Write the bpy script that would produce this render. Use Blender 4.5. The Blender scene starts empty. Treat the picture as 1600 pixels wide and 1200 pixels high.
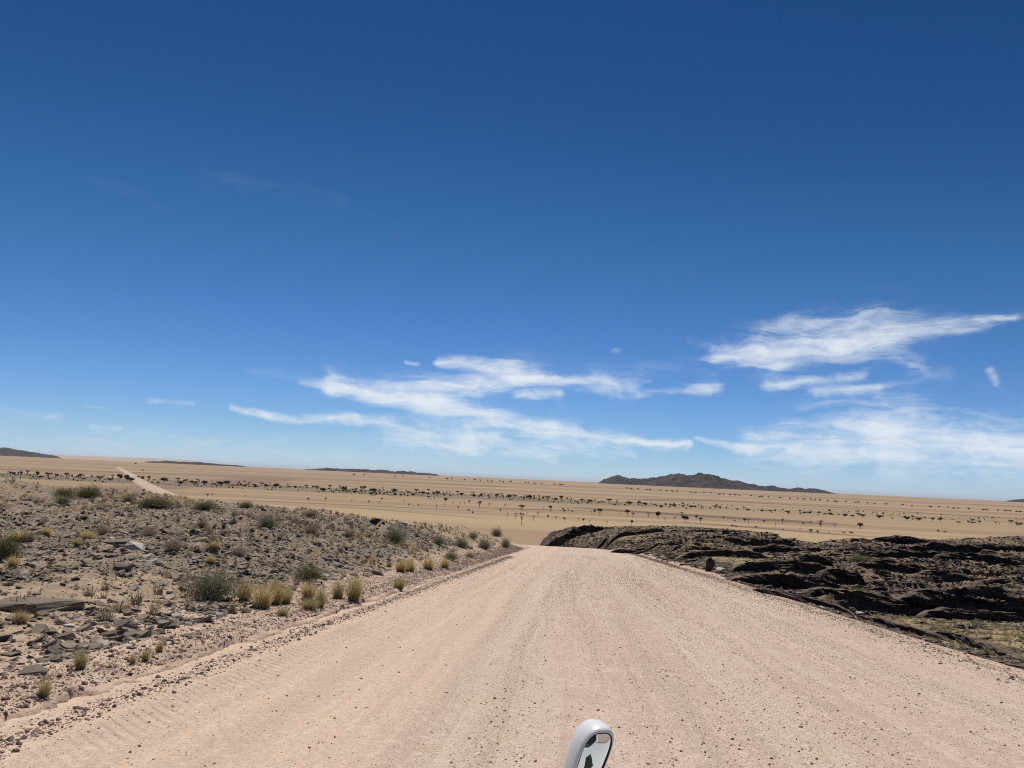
import bpy, bmesh, math, random
import numpy as np
from mathutils import Vector, Matrix

sc = bpy.context.scene
COL = sc.collection
rng = np.random.default_rng(7)
random.seed(7)

# ------------------------------------------------------------------ camera
F_PX = 1209.0                      # focal length in pixels of the 1600-wide photograph
CAM = np.array([0.0, 0.0, 2.0])
YAW, PITCH, ROLL = math.radians(5.0), math.radians(6.95), math.radians(2.6)
Fv = np.array([-math.sin(YAW)*math.cos(PITCH), math.cos(YAW)*math.cos(PITCH), math.sin(PITCH)])
R0 = np.array([math.cos(YAW), math.sin(YAW), 0.0]); U0 = np.cross(R0, Fv)
Rv = math.cos(ROLL)*R0 + math.sin(ROLL)*U0
Uv = -math.sin(ROLL)*R0 + math.cos(ROLL)*U0
HF = np.array([-math.sin(YAW), math.cos(YAW)])       # horizontal forward

cd = bpy.data.cameras.new("camera")
cam = bpy.data.objects.new("camera", cd); COL.objects.link(cam)
cd.sensor_width = 36; cd.lens = 36*F_PX/1600
cd.clip_start = 0.1; cd.clip_end = 200000
M = Matrix(((Rv[0], Uv[0], -Fv[0], CAM[0]), (Rv[1], Uv[1], -Fv[1], CAM[1]), (Rv[2], Uv[2], -Fv[2], CAM[2]), (0, 0, 0, 1)))
cam.matrix_world = M
sc.camera = cam

def ray(px, py):
    d = Fv + Rv*((px-800)/F_PX) - Uv*((py-600)/F_PX)
    return d/np.linalg.norm(d)

# ------------------------------------------------------------------ light and exposure
SUN_EL, SUN_AZ = math.radians(62), math.radians(-14)   # azimuth measured from +Y towards +X
sdir = Vector((math.sin(SUN_AZ)*math.cos(SUN_EL), math.cos(SUN_AZ)*math.cos(SUN_EL), math.sin(SUN_EL)))
sl = bpy.data.lights.new("sun", 'SUN'); sl.energy = 4.6; sl.angle = math.radians(0.5); sl.color = (1.0, 0.955, 0.89)
so = bpy.data.objects.new("sun", sl); COL.objects.link(so)
so.rotation_euler = sdir.to_track_quat('Z', 'Y').to_euler(); so.location = (0, 0, 50)
sc.view_settings.view_transform = 'Standard'; sc.view_settings.look = 'None'
sc.view_settings.exposure = 0.0; sc.view_settings.gamma = 1.0
sc.cycles.filter_width = 1.1; sc.cycles.use_denoising = False
sc.cycles.max_bounces = 6; sc.cycles.diffuse_bounces = 3

# ------------------------------------------------------------------ node helper
class NT:
    def __init__(s, tree): s.t = tree; s.n = tree.nodes; s.l = tree.links
    def add(s, typ, **kw):
        nd = s.n.new(typ)
        for k, v in kw.items(): setattr(nd, k, v)
        return nd
    def put(s, sock, v):
        if isinstance(v, bpy.types.NodeSocket): s.l.new(v, sock)
        elif isinstance(v, (tuple, list)) and len(v) == 3 and sock.type == 'RGBA': sock.default_value = (*v, 1)
        else: sock.default_value = v
    def math(s, op, a, b=None, c=None, clamp=False):
        nd = s.add('ShaderNodeMath', operation=op); nd.use_clamp = clamp
        for i, v in enumerate((a, b, c)):
            if v is not None: s.put(nd.inputs[i], v)
        return nd.outputs[0]
    def vmath(s, op, a, b=None, out=0):
        nd = s.add('ShaderNodeVectorMath', operation=op)
        s.put(nd.inputs[0], a)
        if b is not None:
            s.put(nd.inputs[3] if op == 'SCALE' else nd.inputs[1], b)
        return nd.outputs[out]
    def rng(s, v, a, b, c=0.0, d=1.0, smooth=True):
        nd = s.add('ShaderNodeMapRange'); nd.interpolation_type = 'SMOOTHSTEP' if smooth else 'LINEAR'
        for i, x in enumerate((v, a, b, c, d)): s.put(nd.inputs[i], x)
        return nd.outputs[0]
    def mix(s, f, a, b, mode='MIX'):
        nd = s.add('ShaderNodeMix', data_type='RGBA', blend_type=mode)
        s.put(nd.inputs[0], f); s.put(nd.inputs[6], a); s.put(nd.inputs[7], b)
        return nd.outputs[2]
    def noise(s, vec, scale, detail=4, rough=0.55, dist=0.0):
        nd = s.add('ShaderNodeTexNoise')
        s.put(nd.inputs['Vector'], vec)
        nd.inputs['Scale'].default_value = scale; nd.inputs['Detail'].default_value = detail
        nd.inputs['Roughness'].default_value = rough; nd.inputs['Distortion'].default_value = dist
        return nd.outputs[0]
    def voro(s, vec, scale, feature='F1', out=0, rand=1.0):
        nd = s.add('ShaderNodeTexVoronoi', feature=feature)
        s.put(nd.inputs['Vector'], vec); nd.inputs['Scale'].default_value = scale
        nd.inputs['Randomness'].default_value = rand
        return nd.outputs[out]
    def mapping(s, vec, scale=(1, 1, 1), loc=(0, 0, 0), rot=(0, 0, 0)):
        nd = s.add('ShaderNodeMapping'); s.put(nd.inputs[0], vec)
        nd.inputs['Location'].default_value = loc; nd.inputs['Rotation'].default_value = rot; nd.inputs['Scale'].default_value = scale
        return nd.outputs[0]
    def attr(s, name, out='Fac'):
        nd = s.add('ShaderNodeAttribute'); nd.attribute_name = name
        return nd.outputs[out]
    def pos(s): return s.add('ShaderNodeNewGeometry').outputs['Position']
    def nrm(s): return s.add('ShaderNodeNewGeometry').outputs['Normal']
    def sep(s, v):
        nd = s.add('ShaderNodeSeparateXYZ'); s.put(nd.inputs[0], v); return nd.outputs
    def comb(s, x, y, z):
        nd = s.add('ShaderNodeCombineXYZ')
        for i, v in enumerate((x, y, z)): s.put(nd.inputs[i], v)
        return nd.outputs[0]
    def bump(s, h, strength, dist):
        nd = s.add('ShaderNodeBump'); nd.inputs['Strength'].default_value = strength; nd.inputs['Distance'].default_value = dist
        s.put(nd.inputs['Height'], h); return nd.outputs[0]

def material(name, build, rough=0.9, spec=0.2):
    m = bpy.data.materials.new(name); m.use_nodes = True
    nt = NT(m.node_tree); b = m.node_tree.nodes['Principled BSDF']
    b.inputs['Roughness'].default_value = rough; b.inputs['Specular IOR Level'].default_value = spec
    r = build(nt, b)
    if r is not None: nt.put(b.inputs['Base Color'], r)
    return m

# ------------------------------------------------------------------ world: sky and high cirrus
w = bpy.data.worlds.new("World"); sc.world = w; w.use_nodes = True
wn = NT(w.node_tree); bg = w.node_tree.nodes['Background']
sky = wn.add('ShaderNodeTexSky', sky_type='NISHITA'); sky.sun_disc = False
sky.sun_elevation = SUN_EL; sky.sun_rotation = SUN_AZ
sky.altitude = 1200; sky.air_density = 0.7; sky.dust_density = 0.0; sky.ozone_density = 2.0
SKY_STRENGTH = 0.085
crv = wn.add('ShaderNodeRGBCurve')          # clear high-desert air: deeper blue than the model sky overhead
for ci, pts in enumerate(([(.0, .0), (.05, .007), (.098, .0190), (.118, .0315), (.148, .0535), (.182, .080), (.323, .195), (.563, .405), (.70, .52), (1, .78)],
                          [(.0, .0), (.10, .035), (.17, .085), (.204, .126), (.248, .173), (.304, .225), (.494, .413), (.712, .600), (.80, .66), (1, .82)],
                          [(.0, .0), (.20, .12), (.336, .258), (.394, .340), (.449, .428), (.531, .555), (.62, .67), (.703, .752), (.757, .770), (1, .92)])):
    cu = crv.mapping.curves[ci]
    cu.points[0].location = pts[0]; cu.points[1].location = pts[-1]
    for p in pts[1:-1]: cu.points.new(*p)
crv.mapping.update()
wn.put(crv.inputs['Color'], wn.vmath('SCALE', sky.outputs[0], SKY_STRENGTH))
skyc = wn.vmath('SCALE', crv.outputs[0], 1.0/SKY_STRENGTH)
gdir = wn.add('ShaderNodeTexCoord').outputs['Generated']
gx, gy, gz = wn.sep(gdir)
u_ = wn.math('ARCTAN2', gx, gy); v_ = wn.math('ARCSINE', gz)
uv = wn.comb(u_, v_, 0.0)
def uvpx(px, py):
    d = ray(px, py); return math.atan2(d[0], d[1]), math.asin(d[2])
# slow and fast warps of the streaks
n1 = wn.add('ShaderNodeTexNoise'); wn.put(n1.inputs['Vector'], wn.mapping(uv, (9, 22, 1))); n1.inputs['Scale'].default_value = 1.0; n1.inputs['Detail'].default_value = 2.5; n1.inputs['Roughness'].default_value = 0.45
warp = wn.vmath('SCALE', wn.vmath('SUBTRACT', n1.outputs['Color'], (0.5, 0.5, 0.5)), 0.036)
n1b = wn.add('ShaderNodeTexNoise'); wn.put(n1b.inputs['Vector'], wn.mapping(uv, (24, 70, 1))); n1b.inputs['Scale'].default_value = 1.0; n1b.inputs['Detail'].default_value = 4; n1b.inputs['Roughness'].default_value = 0.65
warp2 = wn.vmath('SCALE', wn.vmath('SUBTRACT', n1b.outputs['Color'], (0.5, 0.5, 0.5)), 0.010)
pw = wn.vmath('ADD', wn.vmath('ADD', uv, warp), warp2)
pwx, pwy, _pz = wn.sep(pw); pflat = wn.comb(pwx, pwy, 0.0)
STROKES = [  # px0,py0,px1,py1, half widths, density
    (518, 596, 680, 626, 10, 15, .95), (600, 612, 830, 584, 14, 11, .85), (690, 562, 800, 578, 7, 13, .75), (800, 580, 985, 601, 14, 12, .68),
    (812, 620, 868, 622, 8, 8, .7), (995, 612, 1122, 596, 5, 9, .65), (356, 636, 560, 660, 5, 7, .7), (560, 660, 735, 690, 7, 16, .5),
    (665, 632, 860, 672, 17, 12, .8), (860, 672, 1072, 702, 13, 5, .8), (735, 688, 990, 711, 13, 6, .5), (600, 688, 860, 716, 6, 8, .4), (985, 603, 1010, 590, 5, 3, .3), (470, 590, 520, 597, 4, 7, .4), (1585, 492, 1640, 480, 6, 4, .2), (1230, 500, 1350, 488, 7, 5, .25),
    (1120, 553, 1205, 562, 10, 14, .8), (1195, 546, 1390, 520, 19, 20, .85), (1390, 522, 1585, 492, 15, 5, .65), (1200, 512, 1430, 486, 12, 10, .22),
    (1080, 527, 1130, 535, 6, 8, .25), (1360, 537, 1450, 572, 13, 7, .45), (1202, 606, 1350, 582, 8, 7, .65), (1270, 616, 1370, 603, 9, 8, .45),
    (1330, 606, 1480, 580, 10, 10, .2), (1549, 581, 1556, 591, 5, 4.5, .5), (1085, 689, 1165, 696, 4, 8, .5), (1170, 702, 1330, 716, 18, 16, .5),
    (1180, 686, 1400, 692, 14, 22, .6), (1390, 692, 1720, 710, 26, 38, .85), (1300, 668, 1410, 668, 4, 5, .4), (128, 632, 165, 634, 3, 3, .3),
    (240, 626, 295, 635, 4, 3, .35), (-40, 640, 90, 648, 8, 6, .3), (150, 668, 190, 670, 4, 4, .25), (380, 577, 520, 592, 6, 6, .22),
    (330, 272, 540, 312, 26, 14, .10), (140, 292, 260, 322, 16, 9, .08), (1000, 575, 1100, 565, 8, 12, .16), (1250, 640, 1420, 625, 18, 18, .25),
    (100, 690, 700, 700, 26, 26, .24), (636, 555, 655, 560, 3, 3, .35), (955, 554, 966, 556, 2.5, 2.5, .35)]
STROKES += [(a_, b_-w0*.3, c_, d_-w1*.3, w0*2.1, w1*2.1, .19) for a_, b_, c_, d_, w0, w1, st in STROKES if st > .55 and w0 > 8]   # thin veils round the denser bands
dens = None
for (x0, y0, x1, y1, w0, w1, st) in STROKES:
    a = uvpx(x0, y0); b = uvpx(x1, y1); ba = (b[0]-a[0], b[1]-a[1], 0.0); l2 = ba[0]**2+ba[1]**2
    pa = wn.vmath('SUBTRACT', pflat, (a[0], a[1], 0.0))
    h = wn.math('MULTIPLY', wn.vmath('DOT_PRODUCT', pa, ba, out=1), 1.0/l2, clamp=True)
    nb = wn.add('ShaderNodeVectorMath', operation='SCALE'); nb.inputs[0].default_value = ba; wn.put(nb.inputs[3], h)
    d = wn.vmath('LENGTH', wn.vmath('SUBTRACT', pa, nb.outputs[0]), out=1)
    wid = wn.math('MULTIPLY_ADD', h, (w1-w0)/F_PX, w0/F_PX)
    m = wn.rng(wn.math('DIVIDE', d, wid), 0.0, 2.2, st, 0.0)
    dens = m if dens is None else wn.math('SUBTRACT', wn.math('ADD', dens, m), wn.math('MULTIPLY', dens, m))
fib = wn.noise(wn.mapping(pw, (9, 62, 1), rot=(0, 0, -0.10)), 1.0, 6, 0.56, 0.9)
fib2 = wn.noise(wn.mapping(uv, (26, 60, 1), rot=(0, 0, 0.45)), 1.0, 6, 0.62, 1.0)
tex = wn.rng(wn.math('ADD', wn.math('MULTIPLY', fib, 0.6), wn.math('MULTIPLY', fib2, 0.4)), 0.30, 0.70, 0.0, 1.0)
field = wn.math('MULTIPLY_ADD', wn.math('MULTIPLY', wn.math('SUBTRACT', tex, 0.55), wn.math('MULTIPLY', dens, 2.6, clamp=True)), 0.62, dens)
dens = wn.math('MULTIPLY', wn.rng(field, 0.03, 1.3), 0.96)
cloudc = wn.add('ShaderNodeRGB'); cloudc.outputs[0].default_value = (0.80/SKY_STRENGTH, 0.86/SKY_STRENGTH, 0.91/SKY_STRENGTH, 1)
wn.put(bg.inputs[0], wn.mix(dens, skyc, cloudc.outputs[0])); bg.inputs[1].default_value = SKY_STRENGTH

# ------------------------------------------------------------------ numpy noise
def _h(ix, iy, iz, seed):
    h = (ix.astype(np.int64)*374761393 + iy.astype(np.int64)*668265263 + iz.astype(np.int64)*2147483647 + seed*974634777) & 0xFFFFFFFF
    h = ((h ^ (h >> 13)) * 1274126177) & 0xFFFFFFFF
    h = ((h ^ (h >> 16)) * 2246822519) & 0xFFFFFFFF
    return ((h ^ (h >> 15)) & 0xFFFFFF) / float(0xFFFFFF)
def vn(x, y, seed=0):
    ix = np.floor(x); iy = np.floor(y); fx = x-ix; fy = y-iy
    fx = fx*fx*fx*(fx*(fx*6-15)+10); fy = fy*fy*fy*(fy*(fy*6-15)+10)
    z = np.zeros_like(ix)
    a = _h(ix, iy, z, seed); b = _h(ix+1, iy, z, seed); c = _h(ix, iy+1, z, seed); d = _h(ix+1, iy+1, z, seed)
    return (a*(1-fx)+b*fx)*(1-fy) + (c*(1-fx)+d*fx)*fy - 0.5
def vn3(x, y, z, seed=0):
    iz = np.floor(z); fz = z-iz; fz = fz*fz*(3-2*fz)
    ix = np.floor(x); iy = np.floor(y); fx = x-ix; fy = y-iy
    fx = fx*fx*(3-2*fx); fy = fy*fy*(3-2*fy)
    def lay(k):
        a = _h(ix, iy, k, seed); b = _h(ix+1, iy, k, seed); c = _h(ix, iy+1, k, seed); d = _h(ix+1, iy+1, k, seed)
        return (a*(1-fx)+b*fx)*(1-fy) + (c*(1-fx)+d*fx)*fy
    return lay(iz)*(1-fz) + lay(iz+1)*fz - 0.5
def fbm(x, y, seed=0, oct=4, gain=0.5):
    s = 0; a = 1.0
    for i in range(oct):
        s = s + a*vn(x*2**i + 17.3*i, y*2**i - 9.1*i, seed+i); a *= gain
    return s
def sm(a, b, x):
    t = np.clip((x-a)/(b-a), 0, 1); return t*t*(3-2*t)

# ------------------------------------------------------------------ the lie of the land
PLAIN_Z = -18.0
SL = 0.0653
RW_L, RW_R = -5.2, 8.0
TA = np.array([-.06, 0, .045, .1, .15, .2, .235, .27, .30, .34, .40, .5, .6, 1.0])
TY = np.array([0, 10, 25, 40, 55, 80, 105, 130, 150, 170, 200], float)
TB = np.array([
    [-.4]*14, [-.75]*14, [-1.25]*14, [-1.0]*14, [.0]*14,
    [1.0, 1.0, 1.0, 1.0, 1.0, 1.0, 1.0, 1.2, 1.4, 1.9, 2.1, 2.3, 2.4, 2.6],
    [1.3, 1.3, 1.3, 1.5, 1.7, 2.0, 2.0, 1.9, 1.7, 2.7, 3.2, 3.7, 3.9, 4.4],
    [-3, -3, 1.0, 2.5, 2.8, 3.1, 3.1, 2.0, .6, -1, -1, -1, -1, 0],
    [-6, -3, 1.8, 3.4, 4.0, 3.9, 3.5, 1.6, -1, -5, -5, -5, -5, -5],
    [1.3, 2.9, 3.6, 4.2, 4.4, 4.1, 2.5, .5, -3, -6, -6, -6, -6, -6],
    [-8]*14])
def road_z(x, y):
    t = np.clip(y-112, 0, None)
    return -SL*y - 0.12*t*t/(t+14)
def flats(x, y):
    a = x/np.maximum(y, 1.0); n = .5*fbm(x*.15, y*.12, 57, 3)
    f1 = sm(22, 27, y+6*n)*sm(43, 36, y+6*n)*sm(.30, .38, a+.1*n)
    f2 = sm(46, 54, y+8*n)*sm(80, 68, y+8*n)*sm(.12, .15, a+.05*n)*sm(.27, .23, a+.05*n)
    f3 = .8*sm(88, 98, y)*sm(150, 125, y)*sm(.11, .075, a+.03*n)
    return np.maximum(np.maximum(f1, f2), f3)
def saw(t):
    t = t - np.floor(t)
    return np.where(t < 0.1, t/0.1, (1-t)/0.9)
def zones(x, y):
    xl = np.interp(y, [0, 112, 150, 400], [RW_L, RW_L, -16, -60])
    xr = np.interp(y, [0, 50, 90, 112, 140, 165, 400], [8.3, 8.3, 7.0, 6.2, 2, -12, -40])
    return xl, xr
def H(x, y, detail=True):
    x = np.asarray(x, float); y = np.asarray(y, float)
    yc = np.clip(y, -60, None)
    base = -SL*yc
    xl, xr = zones(x, y)
    # left bank
    X = np.clip(-x - (RW_L - xl), 0, None)
    B = np.interp(X, [5.2, 7, 11, 20, 27, 37, 60, 200], [.06, .5, 1.75, 2.4, 2.95, 3.15, 3.5, 5.0])
    Bl = (B-.06)*sm(5, 50, y) + .07*sm(5.1, 6.2, X)
    cr = np.interp(X, [5, 7, 11, 20, 27, 37, 60, 120], [98, 90, 72, 60, 56, 52, 50, 60])
    t = np.clip(y-cr, 0, None)
    zl = base + Bl - .30*t*t/(t+16)
    # right rocks
    a = x/np.maximum(yc, 1.0)
    ia = np.interp(np.clip(a, TA[0], TA[-1]), TA, np.arange(len(TA)))
    iy = np.interp(yc, TY, np.arange(len(TY)))
    i0 = np.clip(ia.astype(int), 0, len(TA)-2); j0 = np.clip(iy.astype(int), 0, len(TY)-2)
    fa = ia-i0; fy = iy-j0; fy = fy*fy*(3-2*fy)
    Br = (TB[j0, i0]*(1-fa)+TB[j0, i0+1]*fa)*(1-fy) + (TB[j0+1, i0]*(1-fa)+TB[j0+1, i0+1]*fa)*fy
    t2 = np.clip(y-200, 0, None)
    Br = Br - .2*t2
    zr = base + Br
    zroad = road_z(x, yc) - .15
    wl = 1-sm(xl-.25, xl+.15, x)            # 1 on the left bank
    wr = sm(xr-.3, xr+4.5+6*sm(125, 165, y), x)
    if detail:
        e = .20*fbm(y*.9, y*0+3, 5, 3)+.14*fbm(y*4, y*0, 9, 3, .6)
        wl = 1-sm(xl-.035+e, xl+.035+e, x)
        far = np.clip((y-5)/20, .25, 1)
        st = sm(6.0, 9.0, X)
        zl = zl + st*far*(.45*fbm(x*.16, y*.16, 21, 3) + .16*fbm(x*.9, y*.9, 22, 4))*sm(300, 120, y) + .035*fbm(x*2.2, y*2.2, 23, 4)
        g = fbm(x*.5+40, y*.5, 24, 3)
        zl = zl + st*sm(.05, .12, g)*.09*far
        # berm of loose gravel beside the wheel track
        zl = zl + .09*np.exp(-((X-5.55)/.28)**2)*(.6+.9*vn(y*.7, y*0, 31)) 
        # layered rock: beds that step up steeply towards the road side and dip away behind
        q = y - .12*x + 5*fbm(x*.02, y*.03, 40, 3) + 1.1*fbm(x*.12, y*.2, 41, 3)
        am = sm(-.12, .25, fbm(x*.045+9, y*.06, 44, 3)+.1)
        far = sm(12, 45, y)
        q2 = q + 1.3*fbm(x*.13, y*.4, 45, 3) + .25*fbm(x*.8, y*.8, 47, 2)
        strat = .85*saw(q/13.)*am*far + .45*saw(q2/5.1+.3)*(.35+.65*am)*sm(8, 30, y) + .34*saw(q2/2.4)*(.55+.45*am)*sm(5, 25, y) + .15*saw((q2+.3*fbm(x*.5, y*.9, 46, 2))/.95)*sm(5, 25, y)
        rg = (.22*fbm(x*.35, y*.6, 50, 4) + .13*fbm(x*.6, y*2.6, 51, 4, .6))*sm(4, 20, y)
        fl = 1-.85*flats(x, y)
        zr = zr + (strat-.6*am*far-.25 + rg)*fl*sm(xr+.5, xr+5, x)*sm(420, 200, y)
        zr = zr + .05*fbm(x*1.6, y*1.6, 52, 4)
    hill = np.where(x < (xl+xr)/2, zl*wl + zroad*(1-wl), zr*wr + zroad*(1-wr))
    d = hill - PLAIN_Z
    pl = PLAIN_Z + .5*fbm(x*.006, y*.006, 60, 2)
    k = .7
    return .5*(hill + pl + np.sqrt((hill-pl)**2 + k*k))

def place(px, py, detail=True, tmax=420.):
    """ground point seen at a pixel of the photograph"""
    d = ray(px, py); ts = 2.0*np.exp(np.linspace(0, math.log(tmax/2), 2600))
    P = CAM[None] + ts[:, None]*d
    z = H(P[:, 0], P[:, 1], detail)
    k = np.argmax(P[:, 2] <= z)
    if P[k, 2] > z[k]: k = len(ts)-1
    return np.array([P[k, 0], P[k, 1], z[k]]), ts[k]
def plain_z(D):
    return PLAIN_Z + 13.0*sm(2600, 7600, D)
def place_plain(px, py):
    d = ray(px, py)
    if d[2] > -0.0035: d = d.copy(); d[2] = -0.0035
    zp = PLAIN_Z
    for _ in range(12):
        t = min((zp-CAM[2])/d[2], 5200.); zp = .5*zp+.5*float(plain_z(np.hypot(d[0], d[1])*t))
    P = CAM + t*d
    return np.array([P[0], P[1], zp]), t

# ------------------------------------------------------------------ mesh helpers
def mk(name, V, Fc, mat, attrs=None, smooth=False, parent=None, loc=None, link=True):
    """V (n,3); Fc: one (m,k) int array or list of such"""
    me = bpy.data.meshes.new(name)
    V = np.asarray(V, np.float32)
    if isinstance(Fc, np.ndarray): Fc = [Fc]
    me.vertices.add(len(V)); me.vertices.foreach_set('co', V.ravel())
    nl = sum(f.size for f in Fc); npoly = sum(len(f) for f in Fc)
    me.loops.add(nl); me.polygons.add(npoly)
    me.loops.foreach_set('vertex_index', np.concatenate([f.ravel() for f in Fc]).astype(np.int32))
    tot = np.concatenate([np.full(len(f), f.shape[1], np.int32) for f in Fc])
    st = np.concatenate([[0], np.cumsum(tot)[:-1]]).astype(np.int32)
    me.polygons.foreach_set('loop_start', st)
    me.polygons.foreach_set('loop_total', tot)
    me.polygons.foreach_set('use_smooth', np.full(npoly, smooth, bool))
    for k, v in (attrs or {}).items():
        at = me.attributes.new(k, 'FLOAT', 'POINT'); at.data.foreach_set('value', np.asarray(v, np.float32))
    for m in (mat if isinstance(mat, (list, tuple)) else [mat]): me.materials.append(m)
    me.update(calc_edges=True); me.validate()
    if not link: return me
    o = bpy.data.objects.new(name, me); COL.objects.link(o)
    if parent is not None: o.parent = parent
    if loc is not None: o.location = loc
    return o
def grid_faces(nr, nc, wrap=False):
    i = np.arange(nr-1)[:, None]; j = np.arange(nc if wrap else nc-1)[None]
    j2 = (j+1) % nc
    return np.stack([i*nc+j, i*nc+j2, (i+1)*nc+j2, (i+1)*nc+j], -1).reshape(-1, 4)
def tag(o, label=None, cat=None, group=None, kind=None):
    if label: o['label'] = label
    if cat: o['category'] = cat
    if group: o['group'] = group
    if kind: o['kind'] = kind
    return o
def empty(name, loc, label, cat, group=None):
    o = bpy.data.objects.new(name, None); COL.objects.link(o); o.location = loc; o.empty_display_size = .3
    return tag(o, label, cat, group)
def copy_thing(src, label=None, group=None):
    r = src.copy(); COL.objects.link(r)
    if label: r['label'] = label
    if group: r['group'] = group
    for ch in list(src.children):
        c = ch.copy(); COL.objects.link(c); c.parent = r
    return r

# ------------------------------------------------------------------ ground materials
def m_ground(nt, b):
    P = nt.pos(); nz = nt.sep(nt.nrm())[2]
    rz = nt.attr('right_zone'); st = nt.attr('stony')
    big = nt.noise(P, .35, 4); mid = nt.noise(P, 2.2, 5, .6); fine = nt.noise(P, 14, 4, .7)
    grain = nt.voro(P, 26, 'F1'); gcol = nt.voro(P, 26, 'F1', 1)
    gl = nt.sep(gcol)
    sand = nt.mix(nt.rng(mid, .35, .68), (.275, .198, .130), (.415, .302, .203))
    sand = nt.mix(nt.rng(big, .45, .7, 0, .6), sand, (.38, .30, .20))
    yy_ = nt.sep(P)[1]
    sand = nt.mix(nt.rng(yy_, 28, 46, 0, .6), sand, (.36, .27, .155))
    sand = nt.mix(nt.math('MULTIPLY', nt.attr('verge'), .9), sand, nt.mix(nt.rng(mid, .35, .65), (.40, .285, .21), (.56, .41, .305)))
    peb = nt.mix(gl[0], (.07, .06, .055), (.30, .25, .20))
    sand = nt.mix(nt.math('MULTIPLY', nt.rng(grain, .18, .34, 1, 0), nt.math('GREATER_THAN', gl[1], .62)), sand, peb)
    grey = nt.mix(nt.rng(fine, .35, .65), (.125, .094, .066), (.265, .197, .136))
    grey = nt.mix(nt.rng(mid, .4, .62, 0, .75), grey, (.34, .26, .185))
    stm = nt.rng(nt.math('ADD', st, nt.math('MULTIPLY', nt.math('SUBTRACT', mid, .5), 1.5)), .30, .75)
    left = nt.mix(stm, sand, grey)
    # right side: thin soil and dry yellow grass between dark beds
    soil = nt.mix(nt.rng(mid, .35, .65), (.14, .102, .069), (.25, .182, .116))
    soil = nt.mix(nt.math('MULTIPLY', nt.rng(big, .48, .62), nt.rng(fine, .3, .7)), soil, (.30, .22, .115))
    soil = nt.mix(nt.math('MULTIPLY', nt.attr('straw'), nt.rng(mid, .3, .55, .35, 1)), soil, nt.mix(nt.rng(fine, .35, .65), (.25, .185, .095), (.37, .28, .15)))
    rock = nt.mix(nt.rng(fine, .3, .7), (.034, .024, .021), (.09, .066, .054))
    steep = nt.rng(nt.math('ADD', nt.math('ADD', nz, .03), nt.math('MULTIPLY', nt.math('SUBTRACT', fine, .5), .35)), .62, .93, 1, 0)  # slopes too gentle to fall in shade get dark rock colour in its place
    darkp = nt.rng(nt.noise(nt.mapping(P, (.35, 1.3, 1)), 1.0, 5, .6), .48, .6)
    right = nt.mix(nt.math('MAXIMUM', steep, nt.math('MULTIPLY', darkp, .7)), soil, rock)
    c = nt.mix(rz, left, right)
    h = nt.math('ADD', nt.math('MULTIPLY', fine, .5), nt.math('MULTIPLY', nt.rng(grain, 0, .4, 1, 0), .5))
    nt.put(b.inputs['Normal'], nt.bump(h, .7, .03))
    return c
M_GROUND = material('desert_ground', m_ground)

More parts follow.
